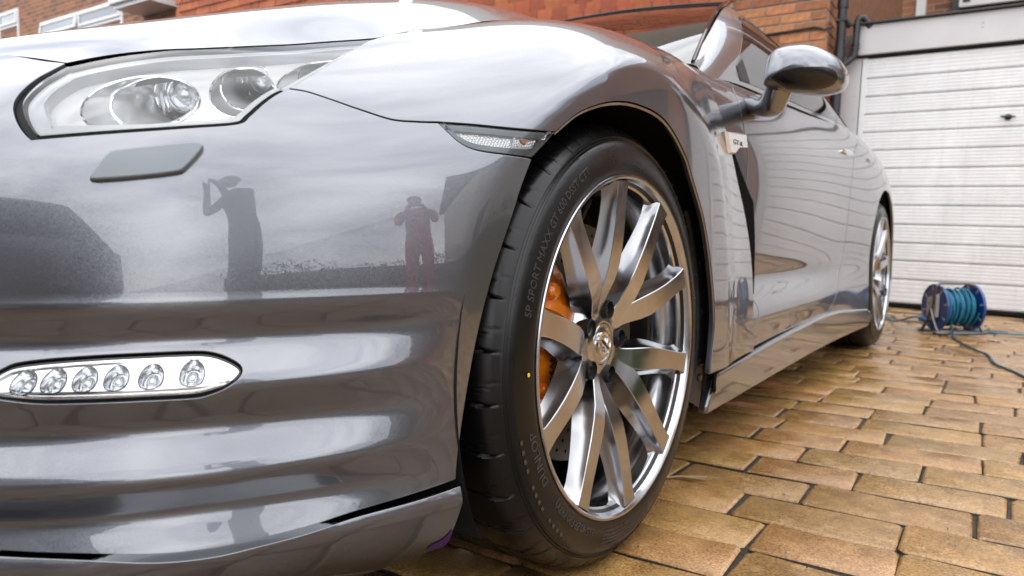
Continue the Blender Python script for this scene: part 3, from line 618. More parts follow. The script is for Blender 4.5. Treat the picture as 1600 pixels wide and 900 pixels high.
def rim_parts(parent):
    g=Geo()
    # outer lip and stepped barrel
    g.revolve([(.2590,-.030),(.2660,-.006),(.2712,-.0015),(.2722,.0012),(.2712,.0030),(.2680,.0030),(.2652,.0008),(.2630,-.006),(.2600,-.012),(.2545,-.0165),(.2535,-.024),(.2545,-.032),(.2500,-.045),(.2435,-.056),(.2420,-.075),(.243,-.11),(.2405,-.116),(.240,-.20),(.2475,-.235),(.256,-.25)],(0,0,0),(1,0,0),120)
    rim=g.obj('rim',M['rim'],parent,angle=28)
    # spokes: machined face, hollowed flanks, curving from a shared stem out to the lip
    for k,ta in enumerate(A_TIP):
        st=min(STEM,key=lambda s:abs((ta-s+math.pi)%(2*math.pi)-math.pi)); dl=(ta-st+math.pi)%(2*math.pi)-math.pi
        rings=[]
        for r,fr,x,h,dp,fl in ((.030,.28,-.048,.0115,.036,.002),(.048,.30,-.0465,.0125,.036,.003),(.066,.37,-.0415,.0142,.036,.006),(.085,.50,-.0330,.0175,.036,.009),(.105,.66,-.0240,.0195,.034,.012),(.130,.81,-.0170,.0200,.032,.014),(.160,.91,-.0120,.0188,.029,.013),(.190,.965,-.0085,.0175,.026,.011),(.215,.985,-.0062,.0168,.024,.010),(.235,.995,-.0045,.0168,.023,.010),(.252,1.0,-.0028,.0180,.022,.014),(.262,1.0,-.0016,.0200,.020,.020)):
            a=st+dl*fr; e=.0013
            er=V([0,math.cos(a),math.sin(a)]); et=V([0,-math.sin(a),math.cos(a)]); ex=V([1.,0,0]); c=er*r+ex*x
            sec=[(-h,-e*.8),(-h+e,0),(h-e,0),(h,-e*.8),(h+fl*.12,-dp*.28),(h+fl*.38,-dp*.6),(h+fl*1.0,-dp),(-h-fl*1.0,-dp),(-h-fl*.38,-dp*.6),(-h-fl*.12,-dp*.28)]
            rings.append([tuple(c+et*t+ex*d) for t,d in sec])
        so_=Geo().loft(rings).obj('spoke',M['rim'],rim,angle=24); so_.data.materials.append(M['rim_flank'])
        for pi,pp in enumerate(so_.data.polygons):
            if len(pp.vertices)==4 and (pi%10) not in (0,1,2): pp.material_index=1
    # webs that join each pair into a rounded fork
    for s_ in STEM:
        rings=[]
        for r,k,x in ((.045,.30,-.0500),(.060,.34,-.0470),(.075,.43,-.0430),(.088,.52,-.0385),(.098,.60,-.0345),(.104,.62,-.0355),(.107,.62,-.046)):
            hw=r*math.tan(math.radians(18)*k)+.004; er=V([0,math.cos(s_),math.sin(s_)]); et=V([0,-math.sin(s_),math.cos(s_)]); ex=V([1.,0,0])
            rings.append([tuple(er*(r-.016*(1-abs(t))*(r>.09))+et*hw*t+ex*(x-d)) for t,d in ((-1,0),(-.5,.0012),(0,.0018),(.5,.0012),(1,0),(1,.03),(-1,.03))])
        Geo().loft(rings).obj('web',M['rim'],rim,angle=35)
    # hub: stems web, lug pockets, nuts
    hub=Geo(); n=60; prof=[]
    rr=[]
    for r,x in ((.0,-.058),(.033,-.058),(.035,-.0445),(.040,-.0440),(.050,-.0485),(.064,-.056),(.072,-.066),(.075,-.088)):
        ring=[]
        for i in range(n):
            a=2*math.pi*i/n; d=min(abs((a-s+math.pi)%(2*math.pi)-math.pi) for s in STEM); k=math.cos(min(math.pi,d*2.5))   # 1 on a stem, -1 at a lug
            R=r; X=x
            if r>.045: R=r*(1+.18*k); X=x-.010*(k<0)*(-k)
            ring.append((X,R*math.cos(a),R*math.sin(a)))
        rr.append(ring)
    hub.loft(rr[1:],True,(True,False)); hub.obj('hub',M['rim'],rim,angle=30)
    for s in STEM:
        a=s-math.radians(36); c=(-.0385,.057*math.cos(a),.057*math.sin(a))
        Geo().revolve([(.0152,-.012),(.0150,-.001),(.0138,-.0005),(.0134,-.03),(.001,-.031)],c,(1,0,0),20).obj('lug_pocket',M['disc_dark'],rim,angle=30)
        Geo().revolve([(.0105,-.03),(.0105,-.012),(.0085,-.007),(.004,-.0055),(.0005,-.005)],c,(1,0,0),6).obj('lug_nut',M['gloss_black'],rim,angle=30)
    return rim
def text_mesh(s,size,ext=.0006,bev=0):
    cu=bpy.data.curves.new('lettering','FONT'); cu.body=s; cu.size=size; cu.extrude=ext; cu.bevel_depth=bev; cu.align_x='LEFT'; cu.resolution_u=2
    ob=bpy.data.objects.new('lettering',cu); COL.objects.link(ob); bpy.context.view_layer.update()
    me=bpy.data.meshes.new_from_object(ob.evaluated_get(bpy.context.evaluated_depsgraph_get()))
    v=V([tuple(p.co) for p in me.vertices]); f=[tuple(p.vertices) for p in me.polygons]
    bpy.data.objects.remove(ob); bpy.data.curves.remove(cu); bpy.data.meshes.remove(me); return v,f
SW_R=[.262,.272,.282,.292,.302,.312,.3185,.3263,.3296]; SW_X=[-.008,.0005,.0022,.0015,-.0003,-.0028,-.0048,-.0084,-.0110]
def side_text(geo,s,size,r0,a0,squeeze=1.0,ext=.0007,flip=False):
    """lettering round the sidewall, tops outwards, running clockwise from angle a0"""
    v,f=text_mesh(s,size,ext); out=[]
    for x,y,z in v:
        r=r0+y if not flip else r0-y
        a=math.radians(a0)-(x*squeeze)/r0 if not flip else math.radians(a0)+(x*squeeze)/r0
        out.append((np.interp(r,SW_R,SW_X)+z+.0002,r*math.cos(a),r*math.sin(a)))
    geo.add(out,f)
tv,tf=tyre_mesh(.252); 
fw_=sub('wheel',car,(.926,0,.352))
tyre=mesh('tyre',tv,tf,M['rubber'],fw_,True,None,38)
def word(*a,**k):
    g=Geo(); side_text(g,*a,**k); g.obj('tyre_lettering',M['rubber_text'],tyre,angle=30)
word('DUNLOP',.018,.286,212,1.15)
word('SP SPORT MAXX GT 600 DSST CTT',.0160,.2945,166,1.02)
word('255/40ZRF20 (97Y)',.0160,.284,247,1.05)
word('WITH WHEELS ONLY',.0055,.285,95,1.2)
tk=Geo()                                                         # illegible small print: rows of fine raised ticks
for row in range(5):
    r=.286+row*.0062; a=247+8
    for k in range(46):
        aa=math.radians(254+k*.72); 
        if (k*7+row*3)%9==0: continue
        x=np.interp(r,SW_R,SW_X); L_=.0016+.0012*((k*5+row)%3)/2
        c=V([x+.0003,r*math.cos(aa),r*math.sin(aa)]); er=V([0,math.cos(aa),math.sin(aa)]); et=V([0,-math.sin(aa),math.cos(aa)])
        tk.loft([[tuple(c+er*sx*.0013+et*sy*.0010+V([h,0,0])) for sx,sy in ((-1,-1),(1,-1),(1,1),(-1,1))] for h in (0,.0006)])
for k in range(14):
    aa=math.radians(196+k*2.6); r=.3125; x=np.interp(r,SW_R,SW_X)
    c=V([x+.0003,r*math.cos(aa),r*math.sin(aa)]); er=V([0,math.cos(aa),math.sin(aa)]); et=V([0,-math.sin(aa),math.cos(aa)])
    if k%5!=4: tk.loft([[tuple(c+er*sx*.0026+et*sy*.0030+V([h,0,0])) for sx,sy in ((-1,-1),(1,-1),(1,1),(-1,1))] for h in (0,.0006)])
kind(tk.obj('moulded_print',M['rubber_text'],tyre,False),'stuff')
hr=Geo()                                                         # rubber vent hairs along the sidewall
for k in range(40):
    aa=math.radians(-70+k*6.3+rng.uniform(-2,2)); r=.318+rng.uniform(-.006,.008); x=np.interp(r,SW_R,SW_X)
    hr.tube([(x,r*math.cos(aa),r*math.sin(aa)),(x+.004,(r+.003)*math.cos(aa),(r+.003)*math.sin(aa))],.00035,4)
kind(hr.obj('vent_hairs',M['rubber_text'],tyre),'stuff')
dot=Geo().revolve([(.003,.0),(.0026,.0005),(.0002,.0007)],(.0029,.292*math.cos(math.radians(180)),.292*math.sin(math.radians(180))),(1,0,0),12).obj('yellow_dot',M['yellow'],tyre)
rim=rim_parts(fw_)
# centre cap with its ring emblem and bar
Geo().revolve([(.0345,-.04),(.0345,-.033),(.0325,-.0305),(.029,-.0305),(.0275,-.033),(.0005,-.031)],(-.0145,0,0),(1,0,0),40).obj('centre_cap',M['rim'],rim,angle=25)
em=Geo().revolve([(.0150,-.032),(.0150,-.0285),(.0195,-.0285),(.0195,-.032)],(-.0145,0,0),(1,0,0),36)
a=math.radians(-35); er=V([0,math.cos(a),math.sin(a)]); et=V([0,-math.sin(a),math.cos(a)])
em.loft([[tuple(er*sx*.0225+et*sy*.0045+V([h-.0145,0,0])) for sx,sy in ((-1,-1),(1,-1),(1,1),(-1,1))] for h in (-.031,-.0265)])
emb=em.obj('cap_emblem',M['chrome'],rim,angle=30)
tv2,tf2=text_mesh('NISSAN',.0068,.0004); tv2=tv2-tv2.mean(0)
mesh('emblem_lettering',[tuple(V([-.0407+q[2],0,0])+er*q[0]*1.3+et*q[1]) for q in tv2],tf2,M['letter_black'],emb,False)
# brake disc, bell and caliper
dk=Geo().revolve([(.075,-.090),(.196,-.090),(.1975,-.092),(.1975,-.122),(.08,-.122)],(0,0,0),(1,0,0),96); disc=dk.obj('brake_disc',M['disc'],fw_,angle=30)
Geo().revolve([(.0,-.075),(.07,-.075),(.085,-.079),(.09,-.0895),(.118,-.0895)],(0,0,0),(1,0,0),48).obj('disc_bell',M['disc_dark'],disc,angle=30)
dh=Geo()
for k in range(40):
    for q in range(4):
        aa=math.radians(k*9+q*4.5); r=.130+q*.017
        c=(-.0896,r*math.cos(aa),r*math.sin(aa)); dh.revolve([(.0032,0),(.0001,.0001)],c,(1,0,0),8)
kind(dh.obj('drilled_holes',M['core'],disc),'stuff')
cal=Geo(); a0,a1=122,219; rings=[]
for i,aa in enumerate(np.linspace(a0,a1,38)):
    t=i/37; a=math.radians(aa); er=V([0,math.cos(a),math.sin(a)]); ex=V([1.,0,0])
    e=min(1,math.sqrt(max(0,1-(abs(2*t-1))**8))+.05); bul=.0045*max(0,math.cos(2*math.pi*3*(t-.5)))*(abs(t-.5)<.46)
    sec=[(.066,-.094),(.066,-.079-.004*(1-e)),(.070,-.070),(.078,-.067),(.139,-.0665),(.145,-.070+bul*.4),(.152,-.073+bul),(.164,-.074+bul),(.180,-.072+bul*.4),(.190,-.070),(.208,-.072),(.219,-.080),(.2225,-.120),(.098,-.120)]
    rings.append([tuple(er*(.150+(r-.150)*e)+ex*(-.09+(x+.09)*e)) for r,x in sec])
caliper=cal.loft(rings).obj('brake_caliper',M['orange'],fw_,angle=40)
lv,lf=text_mesh('NISSAN',.0185,.0004); out=[]
for x,y,z in lv:                                                 # reads from bottom to top
    out.append((-.0640+z,-.1195-y*1.08,-.060+x*.95))
mesh('caliper_lettering',out,lf,M['letter_black'],caliper,False)
for aa in (143,172,201):
    a=math.radians(aa); r=.155; Geo().revolve([(.013,-.075),(.013,-.062),(.009,-.057),(.0005,-.057)],(0,r*math.cos(a),r*math.sin(a)),(1,0,0),18).obj('caliper_piston',M['orange'],caliper,angle=30)
hose=Geo().tube([(-.10,-.05,.15),(-.08,-.02,.20),(-.09,.03,.235),(-.13,.06,.25)],.006,8).obj('brake_hose',M['black_plastic'],fw_)
# rear wheel: a copy of the front one, part by part
rw=fw_.copy(); COL.objects.link(rw); rw.parent=car; rw.location=(.926,2.78,.352); rw.rotation_euler=(math.radians(-9),0,0)
for ch in list(fw_.children):
    if ch.name.split('.')[0] not in ('brake_caliper','brake_hose'): copy_tree(ch,rw)
# --- wheel housings
def housing(yc,zc,R,x0,x1,name):
    g=Geo(); an=np.linspace(math.radians(-20),math.radians(206),60)
    g.loft([[(x,yc+R*math.cos(a),zc+R*math.sin(a)) for a in an] for x in (x0,x1)],False,(False,False))
    g.loft([[(x1+.0,yc+.02*math.cos(a),zc+.02*math.sin(a)) for a in an],[(x1,yc+R*math.cos(a),zc+R*math.sin(a)) for a in an]],False,(False,False))
    return g.obj(name,M['liner'],car)
housing(0,.35,.418,.915,.60,'arch_liner'); housing(2.78,.35,.412,.905,.60,'arch_liner')
# rolled arch lip that carries the liner, and its bolted rear strip
g=Geo()
arc=FRONT(*V(seg('arch',8)).T); ctr=V([0,0,.35])
ins=arc+ (ctr-arc)*V([0,1,1])*.009; ins[:,0]-=.003
g.loft([[tuple(p-V([.0012,0,0])) for p in arc],[tuple(p) for p in ins]],False,(False,False)); g.obj('arch_return',M['paint'],car)
st=Geo(); an=np.radians(np.linspace(38,-25,40))
st.loft([[(x,r*math.cos(a),.35+r*math.sin(a)*1.0) for a in an] for r,x in ((.366,.903),(.372,.9075),(.412,.9085),(.420,.90))],False,(False,False))
strip=st.obj('liner_strip',M['black_plastic'],car,angle=20)
for y,z in ((.396,.481),(.394,.373),(.370,.272),(.352,.245)):
    a=math.atan2(z-.35,y); r=.390; Geo().revolve([(.0085,.0),(.0085,.002),(.006,.0045),(.0005,.005)],(.9075,r*math.cos(a),.35+r*math.sin(a)),(1,0,0),14).obj('liner_bolt',M['gloss_black'],strip,angle=30)
# underbody
Geo().box((-.60,-.80,.16),(.60,-.44,.5)).box((-.60,-.44,.15),(.60,3.4,.45)).box((-.86,.46,.155),(.86,2.30,.30)).obj('underbody',M['core'],car,False)
# ================================================================ cabin
glass_loop=loop(seg([(1.378,.50),(2.995,1.56),(4.55,1.60),(6,1.45),(7.2,.95),(7.5,.25)],5), seg([(7.5,.25),(5,.10),(3,.10),(1.45,.12)],6), seg([(1.45,.12),(1.30,.28),(1.378,.50)],3))
frame_loop=loop(seg([(0,0.02),(0,1.99)],4), seg([(0,1.99),(4,1.99),(8-.01,1.99)],30), seg([(7.99,1.99),(7.99,.02)],4), seg([(7.99,.02),(4,.02),(0,.02)],30))
GU,GW=.26,.14
def gpanel(name,loops,mat,step=.012,gap=.001,depth=.01,off=0):
    global SU,SW
    a=(SU,SW); SU,SW=GU,GW
    try: return panel(name,Off(GHN,off) if off else GHN,loops,mat,car,step,gap,depth)
    finally: SU,SW=a
gpanel('roof_pillar',[frame_loop,glass_loop],M['paint'])
gpanel('side_window',[glass_loop],M['window'],.02,.0015,.004)
gpanel('window_strip',[loop(seg([(2.6,1.36),(3.1,1.66),(4.55,1.70),(6,1.55),(7.3,1.02)],5),seg([(7.3,1.02),(7.32,.92),(6,1.44),(4.55,1.585),(3.05,1.55),(2.6,1.36)],5))],M['gloss_black'],.02,.0,.003,.004)
gpanel('mirror_sail',[loop(seg([(1.40,.47),(1.72,.62),(1.78,.13),(1.40,.13),(1.40,.47)],3,lin=True))],M['black_plastic'],.012,.0,.003,.002)
# windscreen and its frame
U,Wd=np.meshgrid(np.linspace(0,3-1e-6,40),np.linspace(0,3-1e-6,40),indexing='ij'); P=WINDN(U,Wd); Nn=nrm_up(WINDN,U,Wd)
P2=np.concatenate([P[::-1]*[-1,1,1],P[1:]],0); N2=np.concatenate([Nn[::-1]*[-1,1,1],Nn[1:]],0); nu,nw=P2.shape[:2]
quads=lambda nu,nw:[(i*nw+j,(i+1)*nw+j,(i+1)*nw+j+1,i*nw+j+1) for i in range(nu-1) for j in range(nw-1)]
mesh('windscreen',P2.reshape(-1,3),quads(nu,nw),M['window'],car,True,N2.reshape(-1,3))
# black print round the glass
bp=P2[:, -6:]+N2[:,-6:]*-.004; mesh('screen_border',bp.reshape(-1,3),quads(nu,6),M['gloss_black'],car,True)
# pillar trim line along the glass edge
edge_w=[P2[-1,j] for j in range(nw)]
Geo().tube([tuple(p+V([.004,0,.004])) for p in edge_w],.006,8).obj('screen_trim',M['gloss_black'],car)
Geo().tube([tuple(P2[i,-1]+V([0,.004,.006])) for i in range(0,nu,3)],.0045,8).obj('header_trim',M['gloss_black'],car)
# roof
tops=[GHN(u,2-1e-6) for u in np.linspace(2.9,8,24)]
rows=[]
for p in tops:
    rows.append([(p[0]*math.cos(t) if False else p[0]*s, p[1]+.02*(1-s*s), p[2]+.045*(1-s*s)) for s in np.linspace(-1,1,15)])
Geo().loft(rows,False,(False,False)).obj('roof',M['paint'],car)
# rear deck and far flank close the body
rd=[]
for u in np.linspace(8.2,12.9,20):
    p=SIDE(u,13-1e-3); rd.append([(p[0]*s,p[1]+.12*(1-s*s)*(u>12),p[2]+.03*(1-s*s)) for s in np.linspace(-1,1,11)])
Geo().loft(rd,False,(False,False)).obj('boot_lid',M['paint'],car)
tail=[]
for w in np.linspace(.2,13,14):
    p=SIDE(12.6,w); tail.append([(p[0]*s,p[1]+.16*(1-abs(s)**3),p[2]) for s in np.linspace(-1,1,13)])
Geo().loft(tail,False,(False,False)).obj('rear_bumper',M['paint'],car)
belt=[]
for u in np.linspace(1.0,8.4,14):
    p=SIDE(u,13-1e-3); belt.append([(p[0]-.0005,p[1],p[2]-.004),(p[0]-.10,p[1],p[2]-.03)])
Geo().loft(belt,False,(False,False)).obj('window_ledge',M['seal'],car)
# inside: dash, seats
it=Geo().box((-.72,.75,.62),(.72,1.05,.90),.05); it.box((-.74,1.0,.3),(.74,3.0,.42))
it.obj('dashboard',M['interior'],car)
for x in (-.38,.38):
    Geo().loft([[(x+sx*w,y+sy*d,z) for sx,sy in ((-1,-1),(1,-1),(1,1),(-1,1))] for z,y,w,d in ((.45,1.75,.25,.08),(.7,1.85,.25,.07),(.95,1.95,.20,.06),(1.0,1.97,.12,.06),(1.15,2.0,.12,.05))]).obj('seat',M['interior'],car,angle=60)
# cowl between bonnet and glass
cw=[]
for s in np.linspace(-1,1,21):
    h=HN(abs(s)*3.98,6.9); q=WINDN(abs(s)*2.98,0.0); sg=1 if s>=0 else -1
    cw.append([(h[0]*sg,h[1]+.0,h[2]-.004),((h[0]+q[0])/2*sg,(h[1]+q[1])/2,min(h[2],q[2])-.02),(q[0]*sg,q[1],q[2]-.002)])
Geo().loft(cw,False,(False,False)).obj('cowl',M['black_plastic'],car)
# --- door mirror
OUT=[(.942,.903),(.950,.936),(.964,.953),(.991,.960),(1.023,.960),(1.057,.949),(1.084,.931),(1.100,.911),(1.106,.891),(1.103,.869),(1.086,.856),(1.049,.851),(1.007,.855),(.983,.862),(.960,.870),(.941,.876)]
oc=V([1.022,.904]); OC=V(cat_rom(OUT+[OUT[0]],5)[:-1]); od=OC-oc; oa=np.arctan2(od[:,1],od[:,0]); orr=np.hypot(*od.T); si=np.argsort(oa); oa,orr=oa[si],orr[si]
def gauge(x,z):
    a=np.arctan2(z-oc[1],x-oc[0]); return np.hypot(x-oc[0],z-oc[1])/np.interp(a,oa,orr,period=2*math.pi)
def my(x,z,d=0):
    q=np.clip(gauge(x,z),0,1); return .700+.035*(x-1.02)/.08*.5-(.085+d)*np.sqrt(np.clip(1-q**2.4,0,1))
rings=[]
for t in list(np.sin(np.linspace(0.04,math.pi/2,14))):
    rings.append([(oc[0]+p[0]*t, float(my(oc[0]+p[0]*t,oc[1]+p[1]*t)), oc[1]+p[1]*t) for p in od])
for dy,k in ((.02,1.0),(.045,.99),(.06,.95)): rings.append([(oc[0]+p[0]*k, .70+dy+.035*(p[0])/.08*.5, oc[1]+p[1]*k) for p in od])
mir=Geo().loft(rings).obj('door_mirror',M['paint'],car,angle=50)
TR=[(.968,.8815),(.990,.888),(1.022,.8925),(1.055,.8935),(1.082,.893),(1.0945,.888),(1.0965,.872),(1.084,.859),(1.049,.8535),(1.007,.8575),(.988,.864)]
TL=V(cat_rom(TR+[TR[0]],4)[:-1]); tc_=V([1.045,.874]); rings=[]
for t,dd in ((1.0,-.002),(.985,.0035),(.96,.0045),(.8,.0045),(.55,.0045),(.3,.0045),(.06,.0045)):
    rings.append([(float(tc_[0]+(p[0]-tc_[0])*t), float(my(tc_[0]+(p[0]-tc_[0])*t,tc_[1]+(p[1]-tc_[1])*t,dd)-dd), float(tc_[1]+(p[1]-tc_[1])*t)) for p in TL])
Geo().loft(rings[::-1]).obj('mirror_lower_trim',M['semi_black'],mir,angle=40)
c=cat_rom([(.835,.935,.876),(.878,.868,.866),(.915,.805,.850),(.938,.760,.848),(.952,.742,.864),(.962,.730,.884)],5); n_=len(c)
rs=[]
for k,q in enumerate(c):
    t=Vector(c[min(k+1,n_-1)]-c[max(k-1,0)]).normalized(); fw2=(Vector((-.35,-.94,0))-t*Vector((-.35,-.94,0)).dot(t)).normalized(); up2=t.cross(fw2); f_=k/(n_-1)
    ra=.036-.005*math.sin(math.pi*f_); rb=.024+.008*(1-f_)**3
    rs.append([tuple(Vector(q)+fw2*ra*math.copysign(abs(math.cos(a))**.75,math.cos(a))+up2*rb*math.copysign(abs(math.sin(a))**.75,math.sin(a))) for a in np.linspace(0,2*math.pi,20,endpoint=False)])
Geo().loft(rs).obj('mirror_stalk',M['paint'],mir,angle=50)
gv,gf=text_mesh('GT-R',.016,.0004); gv=gv-V([gv[:,0].mean(),gv[:,1].mean(),0])
mesh('emblem_lettering',[(.9084+z,qc[0]+x*1.9,qc[1]+y*.95+.004) for x,y,z in gv],gf,M['letter_black'],badge,False)
# --- the far flank: mirrored copies of the same panels
for o in list(car.children):
    if o.name.split('.')[0] in ('front_bumper','front_fender','front_splitter','headlight','daytime_light','side_marker','washer_cover','door','rear_quarter','side_skirt','roof_pillar','side_window','door_mirror','fender_rear_panel','inner_body','inner_side','wheel','grille'):
        c=copy_tree(o,car); c.matrix_basis=Matrix.Scale(-1,4,(1,0,0))@o.matrix_basis
# ================================================================ garage and house (their level is tilted 2.1 degrees against the drive)
HPV=Vector((.8,5.06,0)); HM=Matrix.Translation(HPV)@Matrix.Rotation(math.radians(2.1),4,'Y')@Matrix.Translation(-HPV)
def hthing(name,label,cat,loc,group=None): return thing(name,label,cat,group=group,mw=HM@Matrix.Translation(loc))
def gz(x,y):
    """the drive falls away to the right in front of the garage"""
    t=min(1,max(0,(y-1.2)/3.2)); t=t*t*(3-2*t); return -.0367*max(-.6,min(3,x-.8))*t
M['door_white']=mk('garage_door_paint',(.80,.805,.815),.30,coat=.5,coat_rough=.12,var=.17,vscale=3.5,rvar=.1,rscale=6)
def grime(m):
    nt=m.node_tree; b=nt.nodes['Principled BSDF']; lk=nt.links; t=nt.nodes.new('ShaderNodeTexCoord'); mp=nt.nodes.new('ShaderNodeMapping'); mp.inputs['Scale'].default_value=(9,9,.7)
    n=nt.nodes.new('ShaderNodeTexNoise'); n.inputs['Scale'].default_value=2.2; n.inputs['Detail'].default_value=8; n.inputs['Roughness'].default_value=.65; lk.new(t.outputs['Object'],mp.inputs[0]); lk.new(mp.outputs[0],n.inputs['Vector'])
    r=nt.nodes.new('ShaderNodeMapRange'); r.inputs['From Min'].default_value=.50; r.inputs['From Max'].default_value=.78; r.inputs['To Max'].default_value=.22; lk.new(n.outputs['Fac'],r.inputs['Value'])
    mx=nt.nodes.new('ShaderNodeMixRGB'); mx.inputs[2].default_value=(.42,.39,.33,1); lk.new(r.outputs[0],mx.inputs[0]); lk.new(b.inputs['Base Color'].links[0].from_socket,mx.inputs[1]); lk.new(mx.outputs[0],b.inputs['Base Color'])
grime(M['door_white'])
M['trim_white']=mk('garage_trim_paint',(.62,.61,.625),.5,var=.14,vscale=3,rvar=.1)
M['upvc']=mk('white_upvc',(.80,.80,.81),.3,var=.06,vscale=6)
M['pane']=mk('house_window_pane',(.16,.19,.23),.06,coat=1)
M['brick']=mk('facing_brick',(.46,.19,.085),.85,var=.45,vscale=22,island=.30,bump=.5,bscale=120,bdist=.003)
M['brick_far']=mk('far_brick_face',(.30,.125,.06),.9,var=.5,vscale=16,bump=.3,bscale=60)
M['mortar']=mk('mortar',(.36,.31,.26),.95,var=.3,vscale=30,bump=.4,bscale=150)
M['tile']=mk('clay_hung_tile',(.43,.115,.045),.75,var=.35,vscale=14,island=.22,bump=.4,bscale=90,bdist=.003)
M['pipe']=mk('black_pipe',(.018,.018,.022),.32,var=.3,vscale=20,rvar=.1)
M['cable_black']=mk('black_cable',(.012,.012,.012),.5)
M['steel']=mk('steel_fitting',(.45,.45,.46),.35,1)
# --- garage door: one up-and-over leaf of horizontal ribbed panels
gd=hthing('garage_door','white ribbed up and over garage door behind the coupe','garage door',(1.39,5.06,0))
edges=[1.877,1.724,1.587,1.455,1.318,1.181,1.043,.905,.767,.624,.486,.352,.212,.030]
X0,X1=-1.005,1.005
for z1,z0 in zip(edges[:-1],edges[1:]):
    prof=[(0.020,z0),(.020,z0+.0045),(.001,z0+.007),(0,z0+.009)]; n=5; h=z1-z0-.018
    for k in range(n):
        a=z0+.009+h*k/n; b=a+h/n
        prof+=[(0,a+.0035),(-.0022,a+.006),(-.0022,b-.004),(0,b-.0015)]
    prof+=[(0,z1-.009),(.001,z1-.0070),(.020,z1-.0045),(.020,z1)]
    xa,xb=X0+.035,X1-.035
    g=Geo().loft([[(x,y,z) for y,z in prof] for x in (xa,xb)],False,(False,False)); 
    g.f=[q[::-1] for q in g.f]; g.obj('panel',M['door_white'],gd,angle=25)
fr=Geo()
for a,b in ((X0,X0+.036),(X1-.036,X1)): fr.box((a,-.006,.028),(b,.02,1.879),.003)
fr.obj('stile',M['door_white'],gd)
Geo().box((X0+.01,.022,.028),(X1-.01,.035,1.878)).obj('backing',M['door_white'],gd,False)
hd=sub('handle',gd,(-.056,-.001,1.384))
Geo().revolve([(.022,0),(.022,-.006),(.016,-.01),(.009,-.012),(.009,-.03),(.0005,-.031)],(0,0,0),(0,1,0),18).obj('rose',M['gloss_black'],hd,angle=30)
Geo().tube([(-.044,-.031,.004),(-.02,-.034,0),(.02,-.034,0),(.044,-.031,-.004)],[.0055,.0075,.0075,.0055],8).obj('lever',M['gloss_black'],hd)
Geo().box((X0,-.004,.004),(X1,.02,.026)).obj('bottom_seal',M['seal'],gd,False)
# frame and fascia
fs=hthing('garage_facade','pale grey board frame and fascia above the garage door','garage frame',(1.39,5.06,0))
Geo().box((-1.085,-.045,1.897),(1.17,.02,2.117),.004).obj('fascia',M['trim_white'],fs)
Geo().box((-1.09,-.075,2.118),(1.18,.4,2.132),.003).obj('roof_edge',M['pipe'],fs)
Geo().box((-1.085,-.02,1.880),(1.17,.03,1.8965)).obj('soffit',M['seal'],fs,False)
for a in (-1.170,1.012):
    j=Geo().box((a,-.012,-.08),(a+.158,.04,1.8955),.003).obj('jamb',M['trim_white'],fs)
    for z in (.25,.80,1.20,1.42,1.60):
        for x in (.03,.125): Geo().revolve([(.006,0),(.005,-.002),(.0005,-.0022)],(a+x,-.012,z),(0,1,0),10).obj('screw',M['steel'],j)
for z in (2.04,2.01): Geo().revolve([(.008,0),(.006,-.003),(.0005,-.0033)],(-.25,-.045,z),(0,1,0),10).obj('screw',M['steel'],fs)
# garage flank beyond, flat roof
gb=hthing('garage_block','flat roofed garage block behind the white door','garage',(1.39,5.2,0))
Geo().box((-1.17,.0,-.1),(2.7,5.5,2.10)).obj('wall',M['mortar'],gb,False)
Geo().box((-1.05,-.06,2.133),(2.6,5.5,2.15)).obj('roof',M['seal'],gb,False)
# --- the house: brick corner with individual bricks, hung tiles, then the terrace
hs=hthing('brick_house','orange brick house with red hung tiles beside the garage','house',(.165,4.75,0))
def brick_geo(l,h=.065,d=.03,b=.004):
    return Geo().box((0,0,0),(l,d,h),b)
def mesh_only(g,name,mat):
    m=bpy.data.meshes.new(name); m.from_pydata(g.v,[],g.f); m.materials.append(mat); m.update(); return m
BM=[mesh_only(brick_geo(l),'brick',M['brick']) for l in (.215,.1025)]
rowh=.0755; cnt=0
wallm=Geo().box((-4.2,.008,-.1),(-.006,.25,5.2)); Geo().box((-.16,.26,-.1),(-.006,4.0,5.2)).obj('side_wall',M['brick_far'],hs,False); wallm.obj('wall',M['mortar'],hs,False)
z=1.15
k=0
far=Geo()
for r in range(-15,54):
    z=1.15+r*rowh; x=-.004-(.1125 if r%2 else .225); first=True
    if r%2: l0=.1025
    xx=-.002
    i=0
    while xx>-4.2:
        l=.1025 if (r%2 and i==0) else .215
        xx-=l
        if z+.065>2.46 and xx<-.58: pass
        elif z<1.3 or z>2.95: far.box((xx,0,z),(xx+l,.03,z+.065),.004)
        elif cnt<150 and xx>-1.5:
            o=bpy.data.objects.new('brick',BM[0 if l>.2 else 1]); COL.objects.link(o); o.parent=hs; o.location=(xx,rng.uniform(-.002,.002),z+rng.uniform(-.001,.001)); o.rotation_euler=(0,rng.uniform(-.006,.006),0); cnt+=1
        else: far.box((xx,0,z),(xx+l,.03,z+.065),.004)
        xx-=.010; i+=1
kind(far.obj('brick_courses',M['brick'],hs,False),'stuff')
# return face bricks round the corner
ret=Geo()
for r in range(0,22):
    z=1.15+r*rowh; y=.002+(.1125 if r%2 else 0)
    while y<.30:
        l=.215 if y>.01 or r%2 else .1025
        ret.box((-.03,y+.004,z),(.0,y+l,z+.065),.004); y+=l+.010
kind(ret.obj('return_bricks',M['brick'],hs,False),'stuff')
